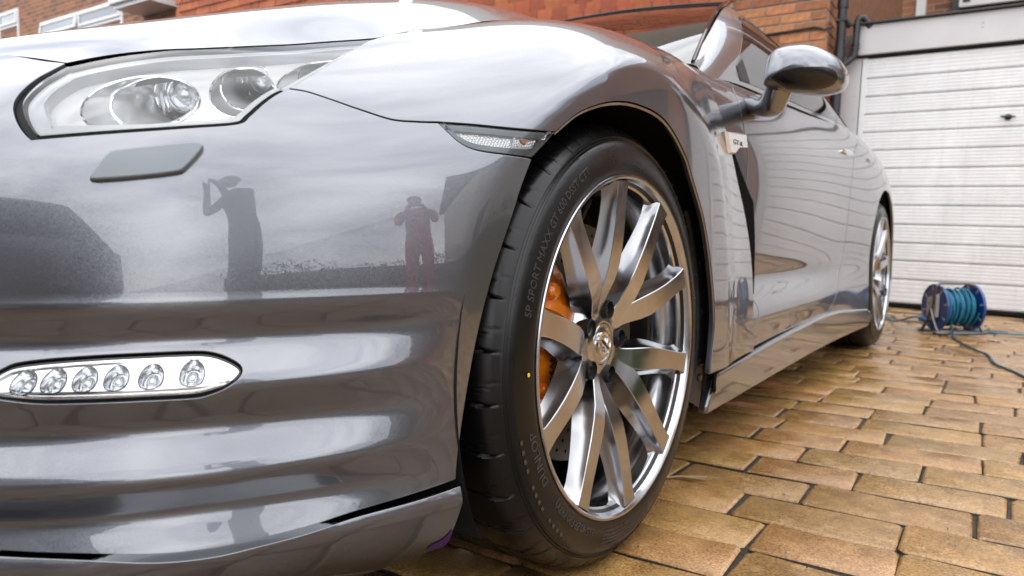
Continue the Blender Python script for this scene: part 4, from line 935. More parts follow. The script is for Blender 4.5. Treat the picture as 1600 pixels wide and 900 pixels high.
# hung tiles
def tile_geo():
    g=Geo(); w,h,t=.161,.19,.020
    return g.loft([[(x*(1 if z>.004 else 1),-t*(1.0 if True else 0)+(.010 if z>.1 else 0)-.002*math.cos(3.0*(x/w-.5)),z) for x in np.linspace(0,w,4)]+[(x,.004+(.010 if z>.1 else 0),z) for x in np.linspace(w,0,2)] for z in (0,h)])
TM=mesh_only(tile_geo(),'hung_tile',M['tile']); rest=Geo(); cnt=0; tg=tile_geo()
tcell=[]
for r in range(0,16):
    z=2.335+r*.112
    for c in range(0,48):
        x=-.72-.165*(c+1)+(.0825 if r%2 else 0); tcell.append((r,c,x,z))
for r,c,x,z in tcell:
    vis = r<9 and x>-5.2
    loc=(x+rng.uniform(-.002,.002),-.034+rng.uniform(-.004,.002),z+rng.uniform(-.003,.003))
    if vis and cnt<290:
        o=bpy.data.objects.new('hung_tile',TM); COL.objects.link(o); o.parent=hs; o.location=loc; o.rotation_euler=(.09,rng.uniform(-.012,.012),0); cnt+=1
    else: rest.add([(p[0]+loc[0],p[1]+loc[1]-.0*p[2]+.09*(p[2]-.0),p[2]+loc[2]) for p in tg.v],tg.f)
kind(rest.obj('upper_tiles',M['tile'],hs,False),'stuff')
Geo().box((-9,-.03,2.30),(-.70,.005,2.335),.004).obj('tile_batten',M['mortar'],hs)
# cable clipped across the brickwork
cb=Geo(); cb.tube([(-1.4,-.012,2.05),(-.75,-.014,2.055),(-.45,-.012,2.062),(-.2,-.014,2.068),(-.08,-.012,2.075),(-.03,-.016,2.060),(-.005,-.018,2.045),(.05,.02,2.075)],.009,8)
cbo=cb.obj('wall_cable',M['cable_black']); cbo.matrix_world=HM@Matrix.Translation((.165,4.75,0)); tag(cbo,'black cable clipped across the orange brick corner','cable')
lan=Geo(); P0=V([-.62,-.03,1.93])
for (z,r) in ((.11,.004),(.09,.006),(.075,.010),(.06,.012),(.055,.02),(.02,.036),(.0,.048),(-.02,.052),(-.035,.03)): pass
lan.revolve([(.002,.12),(.006,.09),(.008,.085),(.006,.07),(.016,.055),(.020,.05),(.036,.02),(.052,-.005),(.056,-.015),(.050,-.02),(.030,-.04),(.001,-.05)],(0,0,0),(0,0,1),16)
lan.tube([(0,.05,.02),(0,.03,.09),(0,0,.115)],.005,6)
lo=lan.obj('wall_lantern',M['pipe'],angle=40); lo.matrix_world=HM@Matrix.Translation((-.315,4.70,1.985)); tag(lo,'black finial topped lantern on the brick wall','lantern')
# --- pipes in the corner
p1=Geo().tube([(.245,4.90,-.1),(.245,4.90,5.0)],.034,16)
for z in (1.86,2.23): p1.tube([(.245,4.90,z),(.245,4.90,z+.06)],.040,16)
for z in (2.13,): p1.box((.20,4.86,z),(.29,4.97,z+.02),.003)
o=p1.obj('drain_pipe',M['pipe'],angle=40); o.matrix_world=HM; tag(o,'tall black downpipe in the corner beside the garage','downpipe')
p2=Geo().tube([(.262,4.90,2.16),(.285,4.91,2.12),(.30,4.93,2.10)],.022,12)
p2.tube([(.245,4.90,1.80),(.27,4.93,1.815),(.315,4.96,1.86),(.335,4.97,1.885),(.340,4.97,1.93),(.342,4.97,2.14),(.350,4.98,2.165),(.375,5.0,2.170),(.405,5.02,2.13),(.425,5.03,2.10)],.024,12)
for z in (1.93,1.96): p2.tube([(.341,4.97,z),(.341,4.97,z+.014)],.029,12)
o=p2.obj('waste_pipe',M['pipe'],angle=40); o.matrix_world=HM; tag(o,'short bent waste pipe over the garage fascia','waste pipe')
# --- terrace further along: brick faces with white windows
tr=hthing('terrace_house','neighbouring brick terrace with white framed windows','house',(-9.2,5.0,0))
def brick_mat():
    m=mk('terrace_brick',(.33,.14,.07),.9,bump=0); nt=m.node_tree; b=nt.nodes['Principled BSDF']; lk=nt.links
    t=nt.nodes.new('ShaderNodeTexCoord'); mp=nt.nodes.new('ShaderNodeMapping'); mp.inputs['Rotation'].default_value=(math.radians(90),0,0)
    bt=nt.nodes.new('ShaderNodeTexBrick'); bt.inputs['Scale'].default_value=1; bt.inputs['Brick Width'].default_value=.225; bt.inputs['Row Height'].default_value=.075; bt.inputs['Mortar Size'].default_value=.006
    bt.inputs['Color1'].default_value=(.38,.15,.07,1); bt.inputs['Color2'].default_value=(.17,.08,.05,1); bt.inputs['Mortar'].default_value=(.34,.28,.23,1); bt.inputs['Bias'].default_value=-.1
    lk.new(t.outputs['Object'],mp.inputs[0]); lk.new(mp.outputs[0],bt.inputs['Vector']); lk.new(bt.outputs['Color'],b.inputs['Base Color']); return m
M['terrace']=brick_mat()
Geo().box((-16,0,-.1),(4.4,.3,5.6)).obj('wall',M['terrace'],tr,False)
def window(x0,x1,z0,z1,vents,open_=0,parent=tr,y=0):
    w=sub('window',parent,(x0,y,z0)); W_,H_=x1-x0,z1-z0; t=.055; g=Geo()
    g.box((0,-.02,0),(t,.05,H_),.006); g.box((W_-t,-.02,0),(W_,.05,H_),.006); g.box((t,-.02,0),(W_-t,.05,t),.006); g.box((t,-.02,H_-t),(W_-t,.05,H_),.006)
    n=len(vents); zb=H_-.30
    g.box((t,-.02,zb-.025),(W_-t,.05,zb+.025),.006)
    for k in range(1,n): xx=W_*k/n; g.box((xx-.025,-.018,t),(xx+.025,.048,zb-.026),.004); g.box((xx-.03,-.019,zb+.026),(xx+.03,.049,H_-t-.001),.004)
    g.obj('frame',M['upvc'],w)
    Geo().box((t,.012,t),(W_-t,.02,H_-t)).obj('pane',M['pane'],w,False)
    for k,o_ in enumerate(vents):
        a,b=W_*k/n+(.03 if k else t),W_*(k+1)/n-(.03 if k<n-1 else t); s=Geo(); e=.05
        s.box((0,-.02,-.0),(b-a,.012,e),.005); s.box((0,-.02,.24-e),(b-a,.012,.24),.005); s.box((0,-.02,e),(e,.012,.24-e),.005); s.box((b-a-e,-.02,e),(b-a,.012,.24-e),.005)
        c=math.cos(o_); sn=math.sin(o_)
        s.v=[(p[0],p[1]*c-(.24-p[2])*sn,.24-(.24-p[2])*c) for p in s.v]
        q=Geo().box((e,-.006,e),(b-a-e,0,.24-e)); q.v=[(p[0],p[1]*c-(.24-p[2])*sn,.24-(.24-p[2])*c) for p in q.v]
        ss=s.obj('sash',M['upvc'],w); ss.location=(a,-.022,zb+.028); qq=q.obj('sash_pane',M['pane'],w,False); qq.location=(a,-.022,zb+.028)
    Geo().box((-.03,-.07,-.05),(W_+.03,.04,-.002),.008).obj('sill',M['upvc'],w)
    return w
XB=9.2
window(-16.1+XB,-14.35+XB,2.75,4.33,(0,0))
window(-13.45+XB,-10.5+XB,2.55,3.93,(.14,0))
window(-8.1+XB,-7.0+XB,2.3,3.75,(0,))
w3=window(-6.45+XB,-5.3+XB,3.165,4.4,(0,))
# barge board of the porch roof
bb=Geo().box((-.75,-.5,3.62),(.33,-.44,3.70),.006); bb.box((-.7,-.44,3.56),(.30,0,3.64)); bb.obj('porch_roof',M['upvc'],tr)
# --- far wall above the garage roof
fw=hthing('far_house','brown brick house beyond the flat garage roof','house',(.8,9.0,0))
Geo().box((-1.2,0,0),(6,.3,6)).obj('wall',M['terrace'],fw,False)
Geo().box((-.52,-.06,0),(-.42,-.002,6),.01).obj('white_pipe',M['upvc'],fw)
Geo().box((-.145,-.07,0),(-.06,-.002,6),.01).obj('grey_pipe',M['pipe'],fw)
pn=Geo().box((-.075,-.12,3.19),(2.2,-.08,4.3),.01).obj('sign_board',M['upvc'],fw)
sq=Geo()
for x,z in ((-.04,3.245),(-.04,3.375)): sq.box((x,-.128,z),(x+.075,-.121,z+.065))
sq.obj('sign_mark',M['letter_black'],fw,False)

# --- next garage along: brick pier and a dark door, beyond the right edge of the view
ng=hthing('next_garage','dark brown timber garage door beyond the brick pier to the right','garage door',(3.75,5.05,0))
for k in range(14):
    x=-1.0+k*.142; Geo().box((x,0,.02),(x+.138,.03,1.95),.004).obj('board',mk('dark_stain',(.05,.03,.02),.6) if k==0 else bpy.data.materials['dark_stain'],ng)
pr=hthing('brick_pier','brick pier between the two garage doors','pier',(2.70,5.0,0)); Geo().box((-.10,0,-.1),(.10,.2,2.3)).obj('wall',M['brick_far'],pr,False)
Geo().box((-1.0,-.02,1.952),(3.2,.2,3.0)).obj('wall',M['brick_far'],ng,False)
# ================================================================ the drive: wet block paving
def stone_mat(name='wet_block_paving',c1=(.52,.295,.105),c2=(.29,.152,.048),worn=(.60,.39,.20,1)):
    m=mk(name,c1,.5,col2=c2,vscale=16,island=.18,bump=.55,bscale=160,bdist=.003,coords='Object',detail=8); nt=m.node_tree; b=nt.nodes['Principled BSDF']; lk=nt.links
    g=nt.nodes.new('ShaderNodeNewGeometry')
    # wet patches: shiny against dull, and pale worn spots, laid over the whole drive
    n=nt.nodes.new('ShaderNodeTexNoise'); n.inputs['Scale'].default_value=5.5; n.inputs['Detail'].default_value=6; lk.new(g.outputs['Position'],n.inputs['Vector'])
    mr=nt.nodes.new('ShaderNodeMapRange'); mr.inputs['From Min'].default_value=.38; mr.inputs['From Max'].default_value=.62; mr.inputs['To Min'].default_value=.08; mr.inputs['To Max'].default_value=.44; lk.new(n.outputs['Fac'],mr.inputs['Value']); lk.new(mr.outputs[0],b.inputs['Roughness'])
    n2=nt.nodes.new('ShaderNodeTexNoise'); n2.inputs['Scale'].default_value=26; n2.inputs['Detail'].default_value=8; n2.inputs['Roughness'].default_value=.7; lk.new(g.outputs['Position'],n2.inputs['Vector'])
    r2=nt.nodes.new('ShaderNodeMapRange'); r2.inputs['From Min'].default_value=.54; r2.inputs['From Max'].default_value=.66; r2.inputs['To Max'].default_value=.6; lk.new(n2.outputs['Fac'],r2.inputs['Value'])
    mx=nt.nodes.new('ShaderNodeMixRGB'); mx.inputs[2].default_value=worn; lk.new(r2.outputs[0],mx.inputs[0])
    old=b.inputs['Base Color'].links[0].from_socket; lk.new(old,mx.inputs[1])
    n3=nt.nodes.new('ShaderNodeTexNoise'); n3.inputs['Scale'].default_value=230; n3.inputs['Detail'].default_value=4; lk.new(g.outputs['Position'],n3.inputs['Vector'])
    r3=nt.nodes.new('ShaderNodeMapRange'); r3.inputs['From Min'].default_value=.36; r3.inputs['From Max'].default_value=.60; r3.inputs['To Min'].default_value=.60; r3.inputs['To Max'].default_value=1.15; lk.new(n3.outputs['Fac'],r3.inputs['Value'])
    hs2=nt.nodes.new('ShaderNodeHueSaturation'); lk.new(r3.outputs[0],hs2.inputs['Value']); lk.new(mx.outputs[0],hs2.inputs['Color']); lk.new(hs2.outputs[0],b.inputs['Base Color'])
    b.inputs['Specular IOR Level'].default_value=.85
    return m
M['stone']=stone_mat()
M['dimmed']=stone_mat('dimmed_block_paving',(.17,.098,.040),(.10,.055,.020),(.22,.14,.07,1))   # stone colour darkened in front of the car to dim its bumper reflections
M['joint']=mk('joint_dirt',(.045,.031,.018),.55,var=.6,vscale=40,bump=.8,bscale=200,bdist=.004,rvar=.2,rscale=30)
def paver_geo(l,w,h=.05,seed=0):
    r=np.random.default_rng(seed); c=.007; g=Geo(); rings=[]
    base=[(c,0),(l/2,0),(l-c,0),(l,c),(l,w-c),(l-c,w),(l/2,w),(c,w),(0,w-c),(0,c)]
    jit=r.uniform(-.0042,.0042,(len(base),2))
    P=[V([x,y])+j for (x,y),j in zip(base,jit)]; cc=V([l/2,w/2])
    for z,k in ((-h,0),(-.009,0),(-.0032,.0016),(0,.0068)):
        ring=[]
        for p in P:
            d=cc-p; d=d/(np.linalg.norm(d)+1e-9); q=p+d*k*1.2; ring.append((q[0],q[1],z+(r.uniform(-.0012,.0012) if z==0 else 0)))
        rings.append(ring)
    top=[(l*.3,w*.5,.0012),(l*.7,w*.5,.0012)]
    g.loft(rings,True,(False,True)); return g
drive=Geo()
PITCH_Y=.1355; Y0=-.1165          # row lines fitted to the photograph
known={ 0:[1.35], 1:[1.073],2:[1.073+.0],3:[.998,1.284],4:[1.095,1.39],5:[.947,1.169],6:[1.028,1.284] }
rowsx={}
dr_=thing('driveway','','') if False else None
dv=Geo()
xs_=np.linspace(-3.2,4.6,40); ys_=np.linspace(-4.2,5.4,50)
dv.add([(x,y,gz(x,y)-.0065) for x in xs_ for y in ys_],[(i*50+j,(i+1)*50+j,(i+1)*50+j+1,i*50+j+1) for i in range(39) for j in range(49)])
dvo=kind(dv.obj('driveway',M['joint']),'structure')
cells=[]
for r in range(-30,39):
    y=Y0+PITCH_Y*r; rr=np.random.default_rng(1000+r); js=list(known.get(r,[])) or [1.0+rr.uniform(-.14,.14)]
    xs=sorted(js); 
    L_=lambda: float(rr.choice([.29,.29,.27,.22,.29]))
    while xs[-1]<4.4: xs.append(xs[-1]+L_())
    while xs[0]>-3.0: xs.insert(0,xs[0]-L_())
    for a,b in zip(xs[:-1],xs[1:]):
        if y>4.98: continue
        cells.append((a,y,b-a))
from bpy_extras.object_utils import world_to_camera_view
def showing(a,y,l):
    x=a+l/2; yy=y+.065
    if not(yy>-.2): return 0
    q=world_to_camera_view(SC,cam,Vector((x,yy,gz(x,yy))))
    if q.z<=0 or not(-.06<q.x<1.08) or not(-.12<q.y<1.05): return 0
    if x<.80 and yy>.55 and yy<3: return 0.001/q.z if x>.5 else 0
    if x<.55: return 0
    return 1/q.z**2
bpy.context.view_layer.update()
sc_=[showing(*c) for c in cells]; order=np.argsort(sc_)[::-1]; shown=set(int(i) for i in order[:290] if sc_[int(i)]>0)
VAR={}
rest=Geo(); front=Geo()
for i,(a,y,l) in enumerate(cells):
    gap=float(rng.uniform(.001,.0045)); L_=l-gap; w=PITCH_Y-float(rng.uniform(.002,.005)); dz=float(rng.uniform(-.0025,.0025)); tx,ty=rng.uniform(-.008,.008,2); x=a+gap/2
    if i in shown:
        key=(round(L_,2),int(rng.integers(5)))
        if key not in VAR: VAR[key]=mesh_only(paver_geo(key[0],PITCH_Y-.0035,seed=hash(key)%999),'paver',M['stone']); VAR[key].materials.append(M['joint']); VAR[key].polygons.foreach_set('material_index',[1 if i<20 else 0 for i in range(len(VAR[key].polygons))]); VAR[key].polygons.foreach_set('use_smooth',[True]*len(VAR[key].polygons)); VAR[key].set_sharp_from_angle(angle=math.radians(50))
        o=bpy.data.objects.new('paver',VAR[key]); COL.objects.link(o); o.parent=dvo
        sl_=math.atan2(gz(x+.1,y)-gz(x-.1,y),.2)
        o.location=(x,y+.004,gz(x+l/2,y)+dz); o.rotation_euler=(ty,tx-sl_,float(rng.uniform(-.008,.008))); o.scale=(L_/key[0],1,1)
    else:
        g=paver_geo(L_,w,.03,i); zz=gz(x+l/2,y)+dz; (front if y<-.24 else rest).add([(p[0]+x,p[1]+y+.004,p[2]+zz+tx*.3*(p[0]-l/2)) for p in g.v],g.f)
kind(front.obj('dimmed_paving',M['dimmed'],dvo,angle=50),'stuff')  # same blocks, coloured darker so the lip mirrors a dimmer ground
ro=kind(rest.obj('paver_field',M['stone'],dvo,angle=50),'stuff')
# step strip in front of the door
# a dead leaf stem and grit by the tyre
tw=Geo().tube([(.815,.395,.004),(.85,.42,.007),(.90,.455,.006)],.0022,6).tube([(.86,.425,.007),(.905,.44,.005)],.0015,6)
tag(tw.obj('twig',mk('dry_twig',(.42,.28,.16),.8)),'small dry forked twig on the paving behind the front tyre','twig')
grit=Geo()
for k in range(120):
    x=rng.uniform(.6,1.7); y=rng.uniform(-.1,3.0); s=rng.uniform(.0006,.0018); z=gz(x,y)+.0018
    grit.loft([[(x+s*sx*k_,y+s*sy*k_,z+h) for sx,sy in ((-1,-.7),(.8,-1),(1,.8),(-.7,1))] for h,k_ in ((0,1),(s,.6))])
kind(grit.obj('grit',M['joint']),'stuff')
# ================================================================ cable reel
M['reel_blue']=mk('reel_blue_plastic',(.008,.05,.22),.3,coat=.3)
M['cord']=mk('blue_flex',(.02,.20,.34),.4,var=.25,vscale=30)
M['cord_dark']=mk('trailing_flex',(.025,.09,.13),.45,var=.3,vscale=20)
M['tube_grey']=mk('grey_tube_frame',(.16,.165,.17),.3,.8)
M['socket']=mk('socket_plate',(.55,.54,.53),.45,var=.25,vscale=40)
RX,RY=1.178,3.68; RZ=gz(RX,RY)
reel=thing('cable_reel','blue extension cable reel on a grey tube stand by the garage door','cable reel',(RX,RY,RZ))
ax=V([-.83,-.55,0]); ax/=np.linalg.norm(ax); sd=V([-ax[1],ax[0],0]); up=V([0,0,1.]); hc=V([0,0,.147])
def rp(a,b,c): return tuple(hc+ax*a+sd*b+up*c)
def disc(a,t,R,parent):
    g=Geo(); n=48
    prof=[(R,t*.5),(R,-t*.5),(R-.006,-t*.5),(R-.008,-t*.2),(.05,-t*.2),(.05,t*.2),(R-.008,t*.2),(R-.006,t*.5)]
    g.revolve([(r,h+a) for r,h in prof]+[(R,a+t*.5)],tuple(hc),tuple(ax),n)
    return g.obj('flange',M['reel_blue'],parent,angle=30)
for a in (.098,-.098):
    f=disc(a,.014,.131,reel)
    for k in range(8):                                            # pale slots round the rim
        t=math.radians(k*45+12); g=Geo(); s=1 if a>0 else -1
        e1=sd*math.cos(t)+up*math.sin(t); e2=-sd*math.sin(t)+up*math.cos(t)
        for side in (1,-1):
            g.loft([[tuple(hc+ax*(a+side*h)+e1*(.108+x)+e2*y) for x,y in ((-.015,-.0035),(.016,-.0045),(.016,.0045),(-.015,.0035))] for h in (.0015,.0042)])
        g.obj('slot',M['socket'],f,False)
Geo().revolve([(.048,-.095),(.048,.095)],tuple(hc),tuple(ax),24).obj('drum',M['reel_blue'],reel)
cg=Geo(); pts=[]
for k in range(900):
    t=k/900; th=t*2*math.pi*34; lay=t*6; fr=lay%1; a=(-.084+.168*(fr if int(lay)%2==0 else 1-fr))*(.98)
    r=.055+.0085*lay+.004*math.sin(k*.37)+.002*math.sin(k*1.7); pts.append(rp(a+.006*math.sin(th*.5+lay),r*math.cos(th),r*math.sin(th)))
cg.tube(pts,.0058,6); wound=cg.obj('wound_flex',M['cord'],reel)
# socket plate on the near flange
pg=Geo(); q=[(-.052,-.085),(.046,-.052),(.050,.078),(-.048,.050)]
pg.loft([[rp(.104+h,b*k,c*k) for b,c in q] for h,k in ((0,1),(.012,1),(.016,.94))]); pl=pg.obj('socket_plate',M['socket'],reel,False)
so=Geo()
for b,c in ((-.02,-.03),(.02,-.01),(-.02,.02),(.02,.04),(0,0)): so.loft([[rp(.1205+h,b+x,c+y) for x,y in ((-.004,-.006),(.004,-.006),(.004,.006),(-.004,.006))] for h in (0,.0012)])
so.obj('socket_slots',M['letter_black'],pl,False)
# tube stand with carrying handle
sg=Geo(); fl=-.138; R_=.0085
def ends(a): return [rp(a,0,0),rp(a,.02,-.06),rp(a,.055,fl+.02),rp(a,.075,fl)]
for s in (1,-1):
    a=.123*s
    sg.tube([rp(a*.9,0,0),rp(a,0,-.01)]+[rp(a,.030*k,-.07) for k in (1,)]+[rp(a,.062,fl+.022),rp(a,.085,fl+.004)],R_,8)
    sg.tube([rp(a*.9,0,0),rp(a,0,-.01),rp(a,-.030,-.07),rp(a,-.062,fl+.022),rp(a,-.085,fl+.004)],R_,8)
for b in (.085,-.085):
    sg.tube([rp(.125,b*.9,fl+.008),rp(.145,b,fl+.001),rp(.13,b*1.05,fl),rp(0,b*1.05,fl),rp(-.13,b*1.05,fl),rp(-.145,b,fl+.001),rp(-.125,b*.9,fl+.008)],R_,8)
sg.tube([rp(.122,.02,.0),rp(.135,.05,.08),rp(.13,.06,.125),rp(.11,.06,.138),rp(-.02,.06,.138),rp(-.06,.055,.13),rp(-.10,.045,.10),rp(-.12,.02,.02)],R_*.9,8)
sg.obj('stand',M['tube_grey'],reel)
pk=Geo().revolve([(.010,0),(.013,.004),(.013,.035),(.008,.05),(.004,.06)],rp(.11,-.03,-.075),(-1,-.15,-.0),14); pk.obj('plug',M['reel_blue'],reel,angle=40)
# cables lying on the drive
def cable(name,pts,lab,mat,r=.0055):
    P=[V([x,y,gz(x,y)+z]) for x,y,z in pts]; c=cat_rom(P,8); o=Geo().tube([tuple(p) for p in c],r,8).obj(name,mat); tag(o,lab,'cable'); return o
cable('trailing_cable',[(1.17,3.63,.10),(1.185,3.56,.03),(1.195,3.46,.007),(1.22,3.30,.006),(1.27,3.12,.006),(1.32,2.95,.006),(1.365,2.82,.006),(1.385,2.62,.006),(1.41,2.50,.006),(1.45,2.40,.006),(1.50,2.24,.006),(1.56,2.02,.006)],'dark blue cable snaking from the reel across the paving to the right',M['cord_dark'])
cable('back_cable',[(1.20,3.82,.01),(1.26,3.86,.006),(1.34,3.85,.006),(1.45,3.85,.006),(1.6,3.90,.006),(1.9,3.95,.006)],'blue cable lying straight behind the reel along the garage',M['cord'],.005)
cable('plug_cable',[(1.045,3.62,.085),(.99,3.62,.078),(.93,3.70,.05),(.86,3.9,.012),(.80,4.15,.006),(.72,4.3,.006),(.55,4.35,.006)],'pale blue cable running from the plug towards the rear tyre',M['cord'],.0055)
# ================================================================ what the paint reflects: the street in front of the drive
M['asphalt']=mk('wet_asphalt',(.05,.05,.052),.5,var=.3,vscale=3,bump=.4,bscale=150)
M['hedge']=mk('hedge_leaf',(.045,.075,.025),.6,var=.5,vscale=8)
M['render']=mk('pale_render',(.55,.52,.47),.9,var=.15,vscale=2)
M['roof_tile']=mk('roof_tile',(.16,.07,.05),.8,var=.3,vscale=4)
M['silver_paint']=mk('silver_paint',(.42,.43,.45),.28,.7,coat=1)
M['ground']=mk('far_ground',(.12,.12,.10),.9,var=.4,vscale=1)
g=Geo(); g.add([(-400,-400,-.10),(400,-400,-.10),(400,400,-.10),(-400,400,-.10)],[(0,1,2,3)]); kind(g.obj('ground',M['ground'],None,False),'structure')
g=Geo(); g.add([(-60,-12,-.06),(60,-12,-.06),(60,-4.6,-.06),(-60,-4.6,-.06)],[(0,1,2,3)]); kind(g.obj('road',M['asphalt'],None,False),'structure')
kind(Geo().box((-60,-4.6,-.1),(60,-4.25,.0),.02).obj('kerb',M['mortar']),'structure')
kind(Geo().box((4.6,-4.25,-.1),(60,5,-.02)).box((-60,-4.25,-.1),(-3.2,5,-.02)).obj('pavement',M['asphalt'],None,False),'structure')
def hedge(name,x0,x1,y0,y1,h,lab,n):
    r=np.random.default_rng(int(abs(x0*10))+n); v=[];f=[]
    for k in range(n):
        p=V([r.uniform(x0,x1),r.uniform(y0,y1),0.0]); p[2]=r.uniform(0,1)*h*(.86+.10*math.sin(p[1]*2.1)+.06*math.sin(p[1]*5.3+p[0]*7)); d=r.normal(size=3); d/=np.linalg.norm(d); e=np.cross(d,r.normal(size=3)); e/=np.linalg.norm(e); s=r.uniform(.018,.034)
        b=len(v); v+=[tuple(p-d*s),tuple(p+e*s*.5),tuple(p+d*s),tuple(p-e*s*.5)]; f.append((b,b+1,b+2,b+3))
    c=Geo().box((x0+.1,y0+.1,0),(x1-.1,y1-.1,h*.72)); b=len(v); v+=c.v; f+=[tuple(i+b for i in q) for q in c.f]
    o=mesh(name,v,f,M['hedge'],None,False); tag(o,lab,'hedge'); return o
hedge('hedge',4.75,5.5,-3.0,6.0,1.0,'clipped green hedge along the side of the drive',14000)
def street_house(x,y,w,d,h,mat,lab,rot=0):
    t=thing('street_house',lab,'house',(x,y,0)); t.rotation_euler=(0,0,rot)
    Geo().box((-w/2,-d/2,-.1),(w/2,d/2,h)).obj('wall',mat,t,False)
    Geo().loft([[(-w/2-.3,sy*(d/2+.3),h-.02) ,(-w/2-.3,0,h+2.2)] for sy in (-1,)]+[[(w/2+.3,-(d/2+.3),h-.02),(w/2+.3,0,h+2.2)]],False,(False,False)).loft([[(-w/2-.3,(d/2+.3),h-.02),(-w/2-.3,0,h+2.2)],[(w/2+.3,(d/2+.3),h-.02),(w/2+.3,0,h+2.2)]],False,(False,False)).obj('roof',M['roof_tile'],t,False)
    for sx in (-.28,.28):
        for z in (.9,3.4):
            a=Geo().box((sx*w-.8,d/2,z),(sx*w+.8,d/2+.05,z+1.2)).obj('window',M['upvc'],t,False)
            Geo().box((sx*w-.72,d/2+.051,z+.08),(sx*w+.72,d/2+.06,z+1.12)).obj('pane',M['pane'],a,False)
    return t
street_house(-9.5,-36,8,7,5.0,M['terrace'],'brick house with pale windows across the road, left of three')
street_house(3,-37,8,7,5.2,M['render'],'pale rendered house across the road, middle of three')
street_house(15,-36,8,7,5.0,M['terrace'],'brick house across the road, right of three')
street_house(13.5,7,9,8,5.0,M['render'],'pale rendered side neighbour beyond the hedge',math.radians(90))
# a silver hatchback parked across the end of the drive
pc=thing('parked_car','grey hatchback with orange side stripes parked nose on to the coupe','car',(.25,-3.45,.0))
sec=[(-2.0,.45,.62,.70),(-1.9,.35,.80,.78),(-1.3,.3,.93,.85),(-.95,.28,.97,.86),(-.2,.28,1.0,.87),(.9,.28,1.0,.87),(1.6,.28,.98,.86),(1.95,.32,.9,.8),(2.05,.42,.75,.72)]
g=Geo(); g.loft([[(x,-w,z0),(x,-w-.03,(z0+z1)/2),(x,-w+.02,z1),(x,w-.02,z1),(x,w+.03,(z0+z1)/2),(x,w,z0)] for x,z0,z1,w in sec]); g.obj('body',M['paint'],pc,angle=35)
g=Geo(); g.loft([[(x,-w,z0),(x,-w*.86,z1),(x,w*.86,z1),(x,w,z0)] for x,z0,z1,w in ((-1.0,.96,.98,.8),(-.35,.98,1.40,.78),(.3,.98,1.46,.78),(1.2,.98,1.42,.78),(1.85,.95,1.02,.76))]); g.obj('cabin',M['gloss_black'],pc,angle=35)
g=Geo(); g.loft([[(x,-w,z),(x,-w,z+.03),(x,w,z+.03),(x,w,z)] for x,z,w in ((-.3,1.385,.67),(.3,1.445,.68),(1.15,1.405,.67))]); g.obj('roof',M['paint'],pc,angle=35)
g=Geo()
for x in (-.9,-.3,.3): g.box((x,.865,.62),(x+.30,.885,.70)).box((x,-.885,.62),(x+.30,-.865,.70))
g.obj('side_stripe',M['orange'],pc,False)
for x in (-1.3,1.3):
    for y in (-.80,.80):
        wv=sub('wheel',pc,(x,y,.31)); Geo().revolve([(.18,-.1),(.30,-.1),(.31,-.08),(.31,.08),(.30,.1),(.18,.1)],(0,0,0),(0,1,0),32).obj('tyre',M['rubber'],wv,angle=30)
        rg=Geo().revolve([(.19,-.06),(.19,.06)],(0,0,0),(0,1,0),32)
        for k in range(6):
            a=k*math.pi/3; rg.tube([(0,0,0),(.19*math.cos(a),0,.19*math.sin(a))],.022,6)
        rg.obj('rim',M['rim'],wv)

# people on the drive, caught as dark shapes in the bumper
M['skin']=mk('skin',(.42,.24,.17),.5); M['cloth_dark']=mk('dark_jacket',(.02,.02,.024),.9); M['cloth_red']=mk('red_top',(.35,.02,.03),.9); M['hair']=mk('dark_hair',(.02,.014,.01),.6); M['jeans']=mk('dark_jeans',(.03,.04,.06),.9)
def skin_obj(name,verts,edges,rad,mat,parent,root=0):
    me=bpy.data.meshes.new(name); me.from_pydata(verts,edges,[]); o=bpy.data.objects.new(name,me); COL.objects.link(o); o.parent=parent
    m=o.modifiers.new('Skin','SKIN'); m.use_smooth_shade=True
    for i,r in enumerate(rad):
        me.skin_vertices[0].data[i].radius=(r,r) if not hasattr(r,'__len__') else r; me.skin_vertices[0].data[i].use_root=(i==root)
    sb=o.modifiers.new('Subdivision','SUBSURF'); sb.levels=2; sb.render_levels=2; me.materials.append(mat); return o
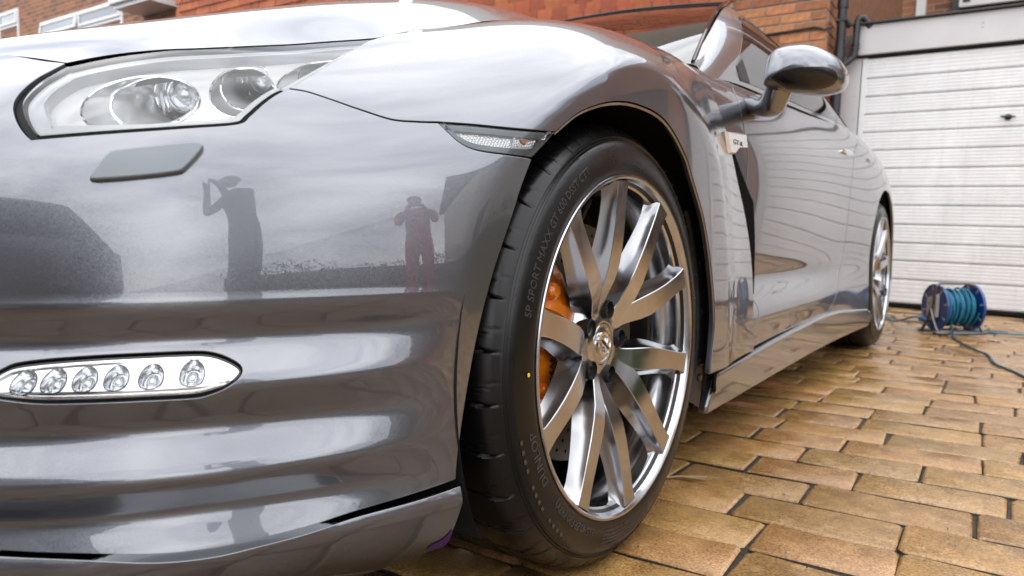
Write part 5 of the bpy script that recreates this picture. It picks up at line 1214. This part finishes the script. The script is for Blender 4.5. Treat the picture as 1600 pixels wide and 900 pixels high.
def person(loc,rot,lab,top,bend):
    t=thing('person',lab,'person',loc); t.rotation_euler=(0,0,rot); b=bend
    # body: one skin, pelvis rooted; arms raised to hold a camera when bent
    J=[(0,0,.95),(0,-.02*b,1.12),(0,-.06*b,1.30),(0,-.10*b,1.46),(0,-.13*b,1.54)]
    R_=[(.16,.12),(.14,.105),(.17,.115),(.10,.075),(.052,.055)]; E=[(0,1),(1,2),(2,3),(3,4)]
    def add(p,r,a): J.append(p); R_.append(r); E.append((a,len(J)-1)); return len(J)-1
    for s in (-1,1):
        h=add((.09*s,0,.88),(.095,.1),0); k=add((.10*s,-.03,.50),(.062,.066),h); a=add((.10*s,.03,.10),(.040,.046),k); add((.11*s,-.12,.045),(.042,.03),a)
        sh=add((.19*s,-.09*b,1.42),(.062,.062),3); el=add((.20*s,-.20-.06*b,1.22),(.044,.044),sh); wr=add((.11*s,-.31,1.34+.16*b),(.030,.028),el)
        pa=add((.08*s,-.34,1.40+.19*b),(.040,.020),wr)
        for q in range(4): 
            f1=add((.07*s-.004*s*q,-.375,1.44+.19*b-.019*q),(.0095,.0095),pa); add((.045*s,-.39,1.445+.19*b-.02*q),(.008,.008),f1)
        th=add((.055*s,-.325,1.42+.19*b),(.011,.011),pa); add((.035*s,-.335,1.425+.19*b),(.009,.009),th)
    skin_obj('body',J,E,R_,top,t)
    hd=skin_obj('head',[(0,-.14*b,1.55),(0,-.165*b,1.63),(0,-.17*b-.01,1.71),(0,-.165*b-.075,1.655),(.075,-.165*b,1.66),(-.075,-.165*b,1.66),(.03,-.165*b-.07,1.69),(-.03,-.165*b-.07,1.69)],[(0,1),(1,2),(1,3),(1,4),(1,5),(2,6),(2,7)],[(.05,.055),(.072,.085),(.070,.085),(.018,.02),(.012,.02),(.012,.02),(.02,.015),(.02,.015)],M['skin'],t)
    hg=Geo().revolve([(.084*math.cos(q),.092*math.sin(q)) for q in np.linspace(-.5,1.5,9)],(0,-.165*b+.022,1.70),(0,-.25,1),18,(True,True)); hg.obj('hair',M['hair'],t)
    return t
person((2.6,-1.45,0),math.radians(-60),'person in a dark jacket standing on the drive with both hands raised',M['cloth_dark'],1.0)
person((4.05,-.2,0),math.radians(-85),'person in a red top standing by the hedge',M['cloth_red'],.3)
